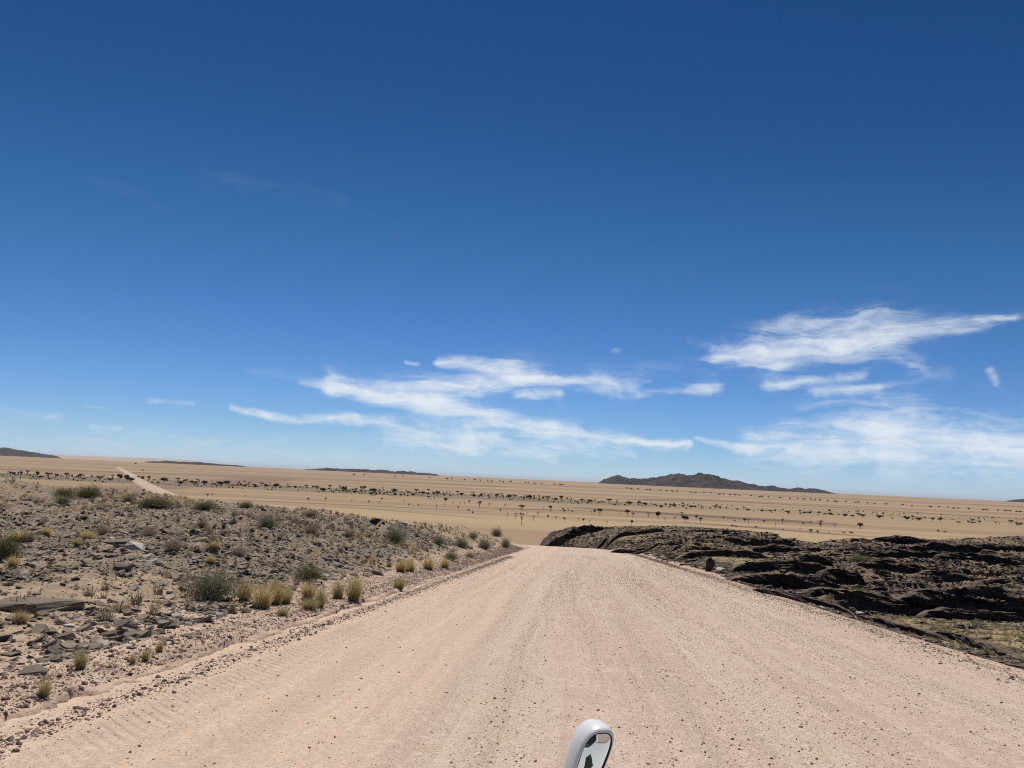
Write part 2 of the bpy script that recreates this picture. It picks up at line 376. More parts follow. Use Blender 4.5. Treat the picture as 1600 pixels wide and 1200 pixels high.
def m_plain(nt, b):
    P = nt.pos(); x, y, z = nt.sep(P)
    dep = nt.math('ADD', nt.math('MULTIPLY', x, HF[0]), nt.math('MULTIPLY', y, HF[1]))
    lat = nt.math('ADD', nt.math('MULTIPLY', x, HF[1]), nt.math('MULTIPLY', y, -HF[0]))
    # long bands of grass and gravel lie along the shallow drainage lines
    ld = nt.math('LOGARITHM', nt.math('MAXIMUM', dep, 50.), math.e)
    q = nt.comb(nt.math('MULTIPLY', lat, .00016), nt.math('MULTIPLY_ADD', lat, .0004, nt.math('MULTIPLY', dep, .0042)), 0.0)
    q2 = nt.comb(nt.math('MULTIPLY', lat, .0006), nt.math('MULTIPLY_ADD', lat, .0012, nt.math('MULTIPLY', dep, .015)), 3.0)
    q3 = nt.comb(nt.math('MULTIPLY', lat, .00005), nt.math('MULTIPLY', dep, .0012), 7.0)
    b1 = nt.noise(q, 1, 3, .5); b2 = nt.noise(q2, 1, 3, .5); b3 = nt.noise(q3, 1, 4, .6)
    c = nt.mix(nt.rng(b1, .40, .60), (.275, .186, .106), (.405, .284, .160))
    c = nt.mix(nt.rng(b2, .50, .64, 0, .5), c, (.225, .15, .095))
    b4 = nt.noise(nt.comb(nt.math('MULTIPLY', lat, .004), nt.math('MULTIPLY', dep, .05), 9.0), 1, 4, .6)
    c = nt.mix(nt.rng(b4, .5, .68, 0, .2), c, (.20, .135, .085))
    c = nt.mix(nt.math('MULTIPLY', nt.rng(b3, .47, .6), nt.rng(dep, 850, 1300, 0, .9)), c, (.235, .15, .108))
    # dry river bed, grey green, that the trees follow; a second thinner drainage line before it
    wob = nt.math('MULTIPLY', nt.math('SUBTRACT', nt.noise(nt.comb(nt.math('MULTIPLY', lat, .004), 0.0, 1.0), 1, 3), .5), 90)
    dd = nt.math('ABSOLUTE', nt.math('SUBTRACT', nt.math('ADD', dep, nt.math('MULTIPLY', wob, .4)), 800))
    fade = nt.rng(lat, 20, 260, .85, .3)
    river = nt.math('MULTIPLY', nt.rng(dd, 75, 120, 1, 0), nt.math('MULTIPLY', fade, nt.rng(nt.noise(nt.mapping(P, (.012, .02, 1)), 1, 4, .6), .3, .6, .45, 1)))
    c = nt.mix(river, c, (.125, .10, .062))
    def drain(c, pxs, hw, col, am, l0, l1):
        Q = np.array([place_plain(*p)[0][:2] for p in pxs]); de = Q@HF; la = Q@np.array([HF[1], -HF[0]])
        k = np.polyfit(la, de, 2) if len(pxs) > 2 else np.concatenate([[0], np.polyfit(la, de, 1)])
        line = nt.math('ADD', nt.math('MULTIPLY', nt.math('ADD', nt.math('MULTIPLY', lat, float(k[0])), float(k[1])), lat), float(k[2]))
        dd = nt.math('ABSOLUTE', nt.math('SUBTRACT', nt.math('ADD', dep, nt.math('MULTIPLY', wob, hw/60.)), line))
        m = nt.math('MULTIPLY', nt.rng(dd, hw*.5, hw*1.6, am, 0), nt.math('MULTIPLY', nt.rng(lat, l0, l0+50), nt.rng(lat, l1-50, l1, 1, 0)))
        return nt.mix(m, c, col)
    c = drain(c, [(1000, 800), (1110, 806.5), (1240, 815), (1320, 818.5)], 24, (.115, .068, .043), .9, 30, 240)
    c = drain(c, [(860, 796.5), (1000, 800.5)], 9, (.10, .066, .044), .7, -30, 90)
    c = drain(c, [(1050, 781), (1300, 792.5), (1600, 812)], 42, (.125, .082, .05), .8, 150, 800)
    c = drain(c, [(400, 782.5), (600, 791.5), (790, 801)], 7, (.11, .08, .048), .75, -190, 20)
    c = drain(c, [(600, 797), (790, 812)], 5, (.13, .095, .055), .6, -110, 10)
    c = drain(c, [(1200, 826), (1290, 833)], 9, (.09, .07, .042), .8, 80, 200)
    c = drain(c, [(0, 733), (180, 737.5), (420, 747)], 190, (.15, .10, .07), .6, -900, -130)
    c = drain(c, [(400, 745), (600, 753), (800, 761)], 130, (.15, .10, .07), .6, -480, 30)
    yel = nt.math('MULTIPLY', nt.rng(nt.noise(P, .02, 3), .5, .65), nt.rng(dep, 300, 430, .5, 0))
    c = nt.mix(yel, c, (.35, .28, .13))
    grain = nt.noise(P, .6, 5, .7)
    c = nt.mix(nt.rng(grain, .3, .7, .0, .22), c, (.22, .155, .09))
    # haze put into the colour: the far rim turns paler and pinker
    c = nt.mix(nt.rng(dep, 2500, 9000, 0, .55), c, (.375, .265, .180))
    return c
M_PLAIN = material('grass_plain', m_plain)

# ------------------------------------------------------------------ ground and plain meshes
def polar(name, r, az, mat, hfun, kind='structure'):
    A, Rr = np.meshgrid(az, r)
    x = (np.sin(A)*Rr).ravel(); y = (np.cos(A)*Rr).ravel()
    return x, y, grid_faces(len(r), len(az))
az0 = -YAW
az = np.concatenate([np.linspace(-math.pi, az0-math.radians(47), 60)[:-1], np.linspace(az0-math.radians(47), az0+math.radians(47), 1050), np.linspace(az0+math.radians(47), math.pi, 60)[1:]])
R_SEAM = 300.0
r = np.concatenate([[0.3, 1.2, 2.0], np.exp(np.linspace(math.log(2.8), math.log(16), 280))[:-1], np.exp(np.linspace(math.log(16), math.log(190), 920))[:-1], np.exp(np.linspace(math.log(190), math.log(R_SEAM), 60))])
x, y, fc = polar('ground', r, az, None, None)
z = H(x, y)
xl, xr = zones(x, y)
rz = sm(xr+.7, xr+2.4, x + .8*fbm(x*.5, y*.5, 70, 3))
X = -x
stony = sm(8, 12, X - .1*y*0)*sm(.0, .3, fbm(x*.14, y*.14, 71, 4)+.12+.25*sm(18, 32, y)*sm(60, 34, y))
cl2 = fbm(x*.5, y*.5, 92, 3)
stony = np.maximum(stony*sm(60, 42, y), (.9+.5*cl2)*sm(15, 23, y)*sm(64, 50, y)*sm(6.5, 8.5, X)*sm(32, 18, X))
stony = np.maximum(stony, .22*sm(25, 40, y)*sm(7, 9, X))
plainw = sm(PLAIN_Z+3.5, PLAIN_Z+1.2, z)
ground = tag(mk('ground', np.stack([x, y, z], 1), fc[:, ::-1].copy(), M_GROUND, {'right_zone': rz, 'stony': stony, 'straw': flats(x, y)*(x > 8), 'verge': np.where(x < 0, sm(8.6, 6.2, X + .6*fbm(x*.8, y*.4, 73, 3)), sm(xr+2.2, xr+.9, x + .6*fbm(x*.8, y*.5, 74, 3)))}, smooth=True), kind='structure')
# faces that have come down to plain level take the plain's grass
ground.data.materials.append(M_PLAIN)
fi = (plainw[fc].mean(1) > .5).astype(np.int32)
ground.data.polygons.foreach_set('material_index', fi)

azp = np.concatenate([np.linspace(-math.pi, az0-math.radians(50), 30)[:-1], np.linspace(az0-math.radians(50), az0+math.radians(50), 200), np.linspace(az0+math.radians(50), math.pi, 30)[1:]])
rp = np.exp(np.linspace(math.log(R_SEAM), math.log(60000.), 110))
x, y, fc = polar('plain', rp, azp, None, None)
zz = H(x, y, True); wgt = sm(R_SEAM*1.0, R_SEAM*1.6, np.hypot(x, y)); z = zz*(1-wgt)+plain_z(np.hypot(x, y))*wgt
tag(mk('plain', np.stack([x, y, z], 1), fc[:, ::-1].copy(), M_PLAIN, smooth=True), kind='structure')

# ------------------------------------------------------------------ road
def m_road(nt, b):
    P = nt.pos(); x, y, z = nt.sep(P)
    wv = nt.math('MULTIPLY', nt.math('SUBTRACT', nt.noise(nt.comb(0.0, nt.math('MULTIPLY', y, .03), 0.0), 1, 2), .5), 2.2)
    xs = nt.math('ADD', x, wv)
    s1 = nt.noise(nt.comb(nt.math('MULTIPLY', xs, .7), nt.math('MULTIPLY', y, .02), 0.0), 1, 4, .6)
    s2 = nt.noise(nt.comb(nt.math('MULTIPLY', xs, 3.2), nt.math('MULTIPLY', y, .05), 5.0), 1, 4, .6)
    mid = nt.noise(P, 1.1, 5, .65); fine = nt.noise(P, 30, 4, .75)
    pink = nt.mix(nt.rng(mid, .35, .65), (.465, .328, .256), (.54, .395, .312)
    )
    gry = (.495, .39, .292)
    c = nt.mix(nt.rng(s1, .42, .58), pink, gry)
    c = nt.mix(nt.rng(s2, .46, .62, 0, .7), c, (.41, .305, .232))
    s3 = nt.noise(nt.comb(nt.math('MULTIPLY', xs, 9.), nt.math('MULTIPLY', y, .09), 11.0), 1, 4, .65)
    c = nt.mix(nt.rng(s3, .5, .7, 0, .35), c, (.70, .56, .44))
    sandy = nt.math('MULTIPLY', nt.rng(nt.math('ADD', x, nt.math('MULTIPLY', nt.math('SUBTRACT', mid, .5), 1.6)), -2.6, -.6, 1, 0), .85)
    c = nt.mix(sandy, c, nt.mix(nt.rng(s2, .4, .62), (.575, .418, .302), (.50, .368, .268)))
    trk = None
    for cx_, hw_, am_ in ((-3.05, .16, .55), (-1.35, .14, .45), (-2.2, .10, .3), (1.9, .22, .3), (4.3, .22, .3)):
        k_ = nt.math('MULTIPLY', nt.rng(nt.math('ABSOLUTE', nt.math('SUBTRACT', xs, cx_-.3)), hw_*.5, hw_*1.8, 1, 0), am_)
        trk = k_ if trk is None else nt.math('MAXIMUM', trk, k_)
    c = nt.mix(nt.math('MULTIPLY', trk, nt.rng(nt.noise(nt.comb(x, nt.math('MULTIPLY', y, .12), 0.0), 1, 4), .35, .6, .25, 1)), c, (.43, .315, .23))
    v = nt.voro(P, 34, 'F1'); vc = nt.sep(nt.voro(P, 34, 'F1', 1))
    v2 = nt.voro(P, 75, 'F1'); vc2 = nt.sep(nt.voro(P, 75, 'F1', 1))
    den = nt.rng(x, -2.5, 0.5, .80, .52)
    stone = nt.mix(vc[0], (.10, .07, .055), (.78, .64, .52))
    c = nt.mix(nt.math('MULTIPLY', nt.rng(v, .15, .36, .85, 0), nt.math('GREATER_THAN', vc[1], den)), c, stone)
    stone2 = nt.mix(vc2[0], (.12, .085, .068), (.82, .68, .56))
    c = nt.mix(nt.math('MULTIPLY', nt.rng(v2, .15, .42, .7, 0), nt.math('GREATER_THAN', vc2[1], den)), c, stone2)
    c = nt.mix(nt.rng(fine, .44, .66, 0, .6), c, (.32, .232, .17))
    c = nt.mix(nt.rng(nt.noise(P, 70, 3, .8), .52, .70, 0, .45), c, (.80, .66, .54))
    c = nt.mix(nt.rng(nt.noise(P, 9, 3, .7), .5, .7, 0, .35), c, (.74, .60, .48))
    # faint lugs pressed by a tyre along the left margin
    lug = nt.math('SINE', nt.math('MULTIPLY', nt.math('ADD', y, nt.math('MULTIPLY', x, .8)), 38.))
    lm = nt.math('MULTIPLY', nt.rng(nt.math('ABSOLUTE', nt.math('ADD', x, 4.15)), .12, .4, 1, 0), nt.rng(nt.noise(P, .35, 2), .4, .55))
    h = nt.math('ADD', nt.math('ADD', nt.math('MULTIPLY', fine, .35), nt.math('MULTIPLY', nt.rng(v, 0, .42, 1, 0), .55)), nt.math('MULTIPLY', nt.math('MULTIPLY', lug, lm), .9))
    h = nt.math('ADD', h, nt.math('MULTIPLY', s2, .9))
    nt.put(b.inputs['Normal'], nt.bump(h, .6, .02))
    return c
M_ROAD = material('gravel_road_surface', m_road)
cols = np.concatenate([np.linspace(-6.0, 8.2, 230), np.linspace(8.25, 9.8, 16)])
rows = np.concatenate([np.linspace(-30, 2, 30)[:-1], 2*np.exp(np.linspace(0, math.log(160/2.), 640))])
Xg, Yg = np.meshgrid(cols, rows)
def road_top(Xg, Yg):
    zz = road_z(Xg, np.clip(Yg, -60, None))
    wob = .5*vn(Yg*.03, Yg*0, 80)
    xs = Xg+wob
    rut = -.035*np.exp(-((xs+2.9)/.35)**2) - .03*np.exp(-((xs+1.1)/.3)**2) + .035*np.exp(-((xs+4.65)/.3)**2) + .02*np.exp(-((xs+2.0)/.3)**2)
    rut = rut - .015*np.exp(-((xs-1.9)/.5)**2) - .015*np.exp(-((xs-4.4)/.5)**2) + .03*np.exp(-((xs-7.2)/.35)**2)
    camber = -.0009*(Xg-1.5)**2
    n = .018*fbm(Xg*.8, Yg*.25, 81, 4) + .012*fbm(Xg*4, Yg*3, 82, 3)
    edge = sm(7.4, 8.6, Xg + .5*vn(Yg*.5, Yg*0, 83)+.25*vn(Yg*2.3, Yg*0, 84))
    return zz + rut + camber*.6 + n - .75*edge*edge
z = road_top(Xg, Yg)
# beyond the brow the road swings to the left
sh = -.0075*np.clip(Yg-95, 0, None)**2
tag(mk('gravel_road', np.stack([(np.where(Xg > 0, Xg*np.interp(Yg, [50, 90, 112, 160], [1, .85, .755, .7]), Xg)+sh).ravel(), Yg.ravel(), z.ravel()], 1), grid_faces(len(rows), len(cols)), M_ROAD, smooth=True), kind='structure')
def Hroad(x, y):
    return np.where((x > -5.3) & (x < 8.6) & (y < 110), np.maximum(road_top(x, y), H(x, y)), H(x, y))

# far stretch of the same road, out on the plain
def m_farroad(nt, b):
    P = nt.pos()
    e = nt.math('ADD', nt.attr('edge'), nt.math('MULTIPLY', nt.math('SUBTRACT', nt.noise(P, .12, 4, .65), .5), 1.1))
    c = nt.mix(nt.noise(P, .15, 4, .6), (.39, .285, .205), (.50, .38, .285))
    return nt.mix(nt.rng(e, .45, 1.0), c, (.34, .235, .14))
M_FARROAD = material('far_road_surface', m_farroad)
pts = [place_plain(px, py)[0][:2] for px, py in ((184, 730.5), (193, 735.5), (203, 741), (222, 755), (252, 770), (287, 784))]
pts += [np.array([-95., 262.])]
pts = np.array(pts)
tt = np.linspace(0, len(pts)-1, 160)
cx = np.interp(tt, np.arange(len(pts)), pts[:, 0]); cy = np.interp(tt, np.arange(len(pts)), pts[:, 1])
for _ in range(6):
    cx[1:-1] = (cx[:-2]+2*cx[1:-1]+cx[2:])/4; cy[1:-1] = (cy[:-2]+2*cy[1:-1]+cy[2:])/4
tx = np.gradient(cx); ty = np.gradient(cy); ln = np.hypot(tx, ty); nx, ny = -ty/ln, tx/ln
Vv = []
for o_, dz in ((-7.5, .02), (-5.5, .6), (0, .75), (5.5, .6), (7.5, .02)):
    Vv.append(np.stack([cx+nx*o_, cy+ny*o_, np.full_like(cx, PLAIN_Z+dz)+.25*fbm(cx*.02, cy*.02, 3, 2)*0], 1))
Vv = np.stack(Vv, 1).reshape(-1, 3)
tag(mk('far_road', Vv, grid_faces(160, 5), M_FARROAD, {'edge': np.tile([1., .6, 0, .6, 1.], 160)}, smooth=True), kind='structure')

# ------------------------------------------------------------------ distant hills
def m_hill(nt, b):
    P = nt.pos(); n = nt.noise(P, .004, 6, .65); n2 = nt.noise(P, .02, 5, .7)
    c = nt.mix(nt.rng(n, .38, .62), (.028, .025, .029), (.075, .054, .050))
    c = nt.mix(nt.rng(n2, .46, .60, 0, .8), c, (.020, .019, .024))
    n3 = nt.noise(P, .011, 5, .7); c = nt.mix(nt.rng(n3, .54, .68, 0, .55), c, (.15, .115, .105))
    nt.put(b.inputs['Normal'], nt.bump(n2, 1.0, 25.))
    return c
M_HILL = material('dark_hill_rock', m_hill)
def m_palehill(nt, b):
    P = nt.pos(); n = nt.noise(P, .002, 5, .6)
    return nt.mix(n, (.36, .27, .22), (.50, .39, .31))
M_PALE = material('pale_hill_sand', m_palehill)
def hill(name, prof, D, thick, mat, seed, rough=.16):
    """profile given as (px, py) crest points; stands at depth D on the plain and has real depth"""
    prof = np.array(prof, float)
    n = 420; m = 90
    pxs = np.linspace(prof[0, 0], prof[-1, 0], n); pys = np.interp(pxs, prof[:, 0], prof[:, 1])
    crest = []
    for px, py in zip(pxs, pys):
        d = ray(px, py); s = D/(d[0]*HF[0]+d[1]*HF[1]); crest.append(CAM+d*s)
    crest = np.array(crest); uu = np.linspace(0, 1, n)
    if rough > .1: crest[:, 2] += .0011*D*fbm(uu*n*.11, uu*0+seed, seed+20, 4, .6)
    ht = np.clip(crest[:, 2]-PLAIN_Z, 0, None)*sm(0, .05, uu)*sm(1, .95, uu)
    v = np.linspace(-1, 1, m)
    shape = np.clip(1-np.abs(v)**1.5, 0, None)
    Hh = ht[:, None]*shape[None]
    th = thick*(.35+.65*(ht/ht.max()))
    Xx = crest[:, 0:1] + HF[0]*v[None]*th[:, None]; Yy = crest[:, 1:2] + HF[1]*v[None]*th[:, None]
    s = 1.0/(thick*.22)
    nz = fbm(Xx*s, Yy*s, seed, 5, .6)
    rid = 1-2*np.abs(fbm(Xx*s*1.6, Yy*s*1.6, seed+9, 4, .55))
    Zz = PLAIN_Z - 3 + (Hh+3*shape[None]) * (1+rough*nz*2.2*(np.abs(v)[None]**.5+.25) + rough*1.4*(rid-.8)*np.abs(v)[None]**.5)
    V = np.stack([Xx, Yy, Zz], -1).reshape(-1, 3)
    return tag(mk(name, V, grid_faces(n, m), mat, smooth=True), kind='structure')
hill('rocky_hill', [(925, 754), (935, 752), (945, 749), (955, 746), (965, 742), (972, 744), (984, 750), (990, 748), (1000, 747.5), (1010, 747.5), (1022, 744.5), (1040, 742.5), (1058, 741), (1072, 742), (1085, 741), (1093, 740), (1105, 741.5), (1112, 741), (1128, 746.5), (1143, 749), (1160, 754), (1180, 757), (1195, 761), (1204, 759.5), (1210, 759), (1217, 762), (1232, 763.5), (1247, 762.5), (1256, 765), (1266, 763), (1278, 764.5), (1290, 767.5), (1312, 770.5)], 7000., 520., M_HILL, 101, .16)
hill('low_hill', [(470, 734), (505, 732), (525, 731.5), (560, 733.6), (590, 734.6), (640, 737.4), (690, 741)], 8000., 500., M_HILL, 111)
hill('low_hill', [(225, 721.5), (262, 720.8), (275, 721.3), (300, 722.8), (310, 722.2), (340, 725.4), (385, 728.4)], 9000., 500., M_HILL, 121)
hill('far_hill', [(-160, 701), (-80, 699), (-30, 698.5), (0, 700.2), (12, 700.6), (30, 703), (45, 705.4), (62, 708.8), (90, 712)], 12500., 700., M_HILL, 131)
hill('pale_hill', [(-160, 706), (0, 706), (40, 707.5), (80, 709.8), (120, 712.2), (150, 712.4), (180, 714), (215, 715.2), (240, 716), (262, 717.5), (290, 718.5), (330, 724), (400, 728.4)], 14000., 900., M_PALE, 141, .04)
hill('far_hill', [(1560, 785), (1590, 781), (1602, 779.5), (1640, 776), (1700, 778), (1760, 788)], 9000., 500., M_HILL, 151)

# ------------------------------------------------------------------ stone shapes
def m_schist(nt, b, fixed=None):
    P = nt.pos(); t = nt.attr('tint')
    oi = nt.add('ShaderNodeObjectInfo').outputs['Random']
    v = nt.math('FRACT', nt.math('ADD', t, oi)) if fixed is None else nt.math('MULTIPLY_ADD', t, .1, fixed)
    n = nt.noise(P, 9, 5, .7); n2 = nt.noise(P, 60, 3, .7)
    c = nt.mix(v, (.082, .066, .051), (.31, .243, .175))
    c = nt.mix(nt.math('GREATER_THAN', v, .93), c, (.44, .39, .33))
    c = nt.mix(nt.rng(n, .4, .7, 0, .5), c, (.24, .18, .13))
    c = nt.mix(nt.rng(n2, .4, .7, 0, .4), c, (.05, .047, .047))
    nt.put(b.inputs['Normal'], nt.bump(nt.math('ADD', n, nt.math('MULTIPLY', n2, .4)), .6, .03))
    return c
M_SCHIST = material('grey_schist', m_schist, .8, .3)
M_SLATE = material('weathered_slate', lambda nt, b: m_schist(nt, b, .42), .85, .25)
def m_dark(nt, b):
    P = nt.pos(); nz = nt.sep(nt.nrm())[2]
    n = nt.noise(P, 2.5, 5, .7); n2 = nt.noise(nt.mapping(P, (2.2, 2.2, 9)), 1.6, 5, .7)
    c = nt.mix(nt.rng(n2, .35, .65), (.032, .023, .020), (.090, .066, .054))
    c = nt.mix(nt.math('MULTIPLY', nt.rng(n, .42, .66), nt.rng(nz, .45, .85, .15, .9)), c, (.275, .195, .125))  # upward faces: tan dust, with the sunlit brown of the tops painted in
    nt.put(b.inputs['Normal'], nt.bump(nt.math('ADD', n, n2), .8, .12))
    return c
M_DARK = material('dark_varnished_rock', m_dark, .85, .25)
def m_gravel(nt, b):
    t = nt.attr('tint')
    c = nt.mix(t, (.10, .072, .058), (.62, .465, .36))
    return nt.mix(nt.math('GREATER_THAN', t, .9), c, (.78, .70, .60))
M_GRAVEL = material('loose_gravel', m_gravel)
def m_pale(nt, b):
    P = nt.pos(); n = nt.noise(P, 14, 4, .7)
    return nt.mix(n, (.36, .32, .28), (.56, .50, .44))
M_PALEROCK = material('pale_quartz_rock', m_pale, .7, .3)

OCT_V = np.array([[1, 0, 0], [-1, 0, 0], [0, 1, 0], [0, -1, 0], [0, 0, 1], [0, 0, -1]], float)
OCT_F = np.array([[0, 2, 4], [2, 1, 4], [1, 3, 4], [3, 0, 4], [2, 0, 5], [1, 2, 5], [3, 1, 5], [0, 3, 5]])
# twelve-vertex lump: a flattened, jittered hexagonal slab
_a = np.arange(6)*math.pi/3
SLB_V = np.concatenate([np.stack([np.cos(_a), np.sin(_a), np.full(6, -.6)], 1), np.stack([.72*np.cos(_a+.25), .72*np.sin(_a+.25), np.full(6, .5)], 1)])
SLB_F4 = np.array([[i, (i+1) % 6, 6+(i+1) % 6, 6+i] for i in range(6)])
SLB_F6 = np.array([[6, 7, 8, 9, 10, 11]])
_ph = (1+5**.5)/2
ICO_V = np.array([[-1, _ph, 0], [1, _ph, 0], [-1, -_ph, 0], [1, -_ph, 0], [0, -1, _ph], [0, 1, _ph], [0, -1, -_ph], [0, 1, -_ph], [_ph, 0, -1], [_ph, 0, 1], [-_ph, 0, -1], [-_ph, 0, 1]])/1.9
ICO_F = np.array([[0, 11, 5], [0, 5, 1], [0, 1, 7], [0, 7, 10], [0, 10, 11], [1, 5, 9], [5, 11, 4], [11, 10, 2], [10, 7, 6], [7, 1, 8], [3, 9, 4], [3, 4, 2], [3, 2, 6], [3, 6, 8], [3, 8, 9], [4, 9, 5], [2, 4, 11], [6, 2, 10], [8, 6, 7], [9, 8, 1]])
def scatter(name, P, size, flat, mat, base='slab', tilt=.35, kind='stuff', sink=.25, tint=None, align=None, aspect=None):
    n = len(P); r_ = np.random.default_rng(len(P)+31)
    bv = {'slab': SLB_V, 'oct': OCT_V, 'ico': ICO_V}[base]
    nv = len(bv)
    V = np.repeat(bv[None], n, 0)
    V = V*(1+(.55 if base == 'slab' else .8)*(r_.random((n, nv, 3))-.5))
    sc3 = np.stack([size*(.75+.7*r_.random(n)), size*(.55+.5*r_.random(n)), size*flat], 1)
    V = V*sc3[:, None]
    th = r_.random(n)*2*math.pi if align is None else r_.normal(0, align, n)+YAW
    if aspect: V[:, :, 0] *= aspect
    ti = (r_.random(n)-.5)*2*tilt; tj = (r_.random(n)-.5)*2*tilt
    V[:, :, 2] += V[:, :, 0]*np.tan(ti)[:, None] + V[:, :, 1]*np.tan(tj)[:, None]
    c, s = np.cos(th)[:, None], np.sin(th)[:, None]
    xx = V[:, :, 0]*c - V[:, :, 1]*s; yy = V[:, :, 0]*s + V[:, :, 1]*c
    V[:, :, 0] = xx; V[:, :, 1] = yy
    V += P[:, None]; V[:, :, 2] += (size*flat*(.5-sink))[:, None]
    off = (np.arange(n)*nv)[:, None, None]
    fs = [({'oct': OCT_F, 'ico': ICO_F}[base][None]+off).reshape(-1, 3)] if base != 'slab' else [(SLB_F4[None]+off).reshape(-1, 4), (SLB_F6[None]+off).reshape(-1, 6)]
    tn = np.repeat(r_.random(n) if tint is None else tint, nv)
    return tag(mk(name, V.reshape(-1, 3), fs, mat, {'tint': tn}), kind=kind)

def sample_view(n, r0, r1, azlo=-44, azhi=38):
    a = np.radians(rng.uniform(azlo, azhi, n)); rr = np.exp(rng.uniform(math.log(r0), math.log(r1), n))
    return np.sin(a)*rr, np.cos(a)*rr, rr

# loose gravel on the road
x, y, rr = sample_view(420000, 2.6, 75)
dn = np.where(x < -1, .40, .95)*(.45+.8*sm(-.3, .35, fbm(x*1.0+.3*fbm(y*.05, y*0, 5, 2), y*.03, 90, 4)))
ok = (x > -5.1) & (x < 8.4*np.interp(y, [50, 90, 112], [1, .85, .755])) & (rng.random(len(x)) < dn*.62)
x, y, rr = x[ok], y[ok], rr[ok]
s = .0026 + .0019*rng.pareto(2.5, len(x)); s = np.clip(s, .00042*rr, .018)
tint = np.where(rng.random(len(x)) < .15, .3*rng.random(len(x)), np.clip(rng.beta(2.4, 1.7, len(x)), 0, 1))
scatter('road_gravel', np.stack([x, y, road_top(x, y)], 1), s, .75, M_GRAVEL, 'ico', .2, tint=tint)
# coarser gravel of the berm on the left margin and the right shoulder
yy = np.exp(rng.uniform(math.log(4), math.log(85), 34000)); xx = RW_L - .1 - np.abs(rng.normal(0, .8, len(yy)))
y2 = np.exp(rng.uniform(math.log(9), math.log(100), 12000)); x2 = 7.8*np.interp(y2, [50, 90, 112], [1, .85, .755]) + rng.normal(0, .5, len(y2))
y3 = np.exp(rng.uniform(math.log(4), math.log(60), 9000)); x3 = -4.75 + rng.normal(0, .16, len(y3))
x = np.concatenate([xx, x2, x3]); y = np.concatenate([yy, y2, y3])
s = np.clip(.0045+.0048*rng.pareto(2.1, len(x)), .0005*np.hypot(x, y), .034)
scatter('verge_gravel', np.stack([x, y, Hroad(x, y)], 1), s, .7, M_GRAVEL, 'ico', .3, tint=rng.beta(1.1, 1.8, len(x)))

# rubble of the left bank
x, y, rr = sample_view(400000, 6, 95, -46, 2)
cl = fbm(x*.22, y*.22, 91, 4); cl2 = fbm(x*.9, y*.9, 92, 3)
dn = .10+.9*sm(-.18, .25, cl)*(.2+.8*sm(-.2, .25, cl2))
dark_band = sm(15, 23, y)*sm(64, 50, y)*sm(6.5, 8.5, -x)*sm(-32, -18, x)
dn = np.maximum(dn, dark_band*(.8+.2*sm(-.2, .2, cl2)))
dn = np.where((y > 38) & (dark_band < .3), dn*.6, dn)
ok = (x < -6.2-.02*y) & (rng.random(len(x)) < dn)
x, y, rr = x[ok], y[ok], rr[ok]
s = np.clip(.011+.013*rng.pareto(1.9, len(x)), .0007*rr, .15)
scatter('stone_rubble', np.stack([x, y, H(x, y)], 1), s, .44, M_SCHIST, 'slab', .45)
# dark and pale rubble of the right side
x, y, rr = sample_view(420000, 14, 190, -6, 42)
_l, xr_ = zones(x, y)
cl = fbm(x*.10, y*.34, 93, 4)
dn = (.42+.58*sm(-.15, .25, cl))*(1-.92*flats(x, y)); dn = np.maximum(dn, .8*sm(4.5, 3.0, x-xr_)*sm(.8, 1.8, x-xr_))
ok = (x > xr_+.9) & (rng.random(len(x)) < dn)
x, y, rr = x[ok], y[ok], rr[ok]
s = np.clip(.03+.04*rng.pareto(1.9, len(x)), .0009*rr, .18+.16*sm(30, 70, rr))
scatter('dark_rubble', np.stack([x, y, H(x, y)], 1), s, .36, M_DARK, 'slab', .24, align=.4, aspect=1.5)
k = rng.random(len(x)) < .04
scatter('pale_rubble', np.stack([x, y, H(x, y)+.02], 1)[k], s[k]*.6, .5, M_PALEROCK, 'slab', .5)

# ------------------------------------------------------------------ single rocks
def rock_mesh(name, seed, n=16, flat=.45, layers=0):
    r_ = random.Random(seed); bm = bmesh.new()
    for i in range(n):
        while True:
            p = Vector((r_.uniform(-1, 1), r_.uniform(-1, 1), r_.uniform(-1, 1)))
            if .55 < max(abs(p.x), abs(p.y), abs(p.z)) and p.length < 1.25: break
        bm.verts.new((p.x*.5, p.y*.36, p.z*.5*flat))
    res = bmesh.ops.convex_hull(bm, input=bm.verts)
    junk = [e for e in res['geom_interior'] if isinstance(e, bmesh.types.BMVert)]
    bmesh.ops.delete(bm, geom=junk, context='VERTS')
    bmesh.ops.bevel(bm, geom=list(bm.edges), offset=.022, segments=1, affect='EDGES')
    bmesh.ops.triangulate(bm, faces=bm.faces)
    bmesh.ops.subdivide_edges(bm, edges=list(bm.edges), cuts=1, use_grid_fill=True)
    for v in bm.verts:
        c = v.co
        st = math.sin(c.z*70/flat + 3*c.x)*.012
        c += Vector((c.x, c.y, 0)).normalized()*st + Vector((r_.uniform(-1, 1), r_.uniform(-1, 1), r_.uniform(-1, 1)))*.006
    me = bpy.data.meshes.new(name); bm.to_mesh(me); bm.free()
    at = me.attributes.new('tint', 'FLOAT', 'POINT'); at.data.foreach_set('value', np.full(len(me.vertices), r_.random(), np.float32))
    me.materials.append(M_SCHIST)
    return me
ROCKS = [rock_mesh('schist_stone', 300+i, 12+i % 5*3, .35+.09*(i % 4)) for i in range(10)]
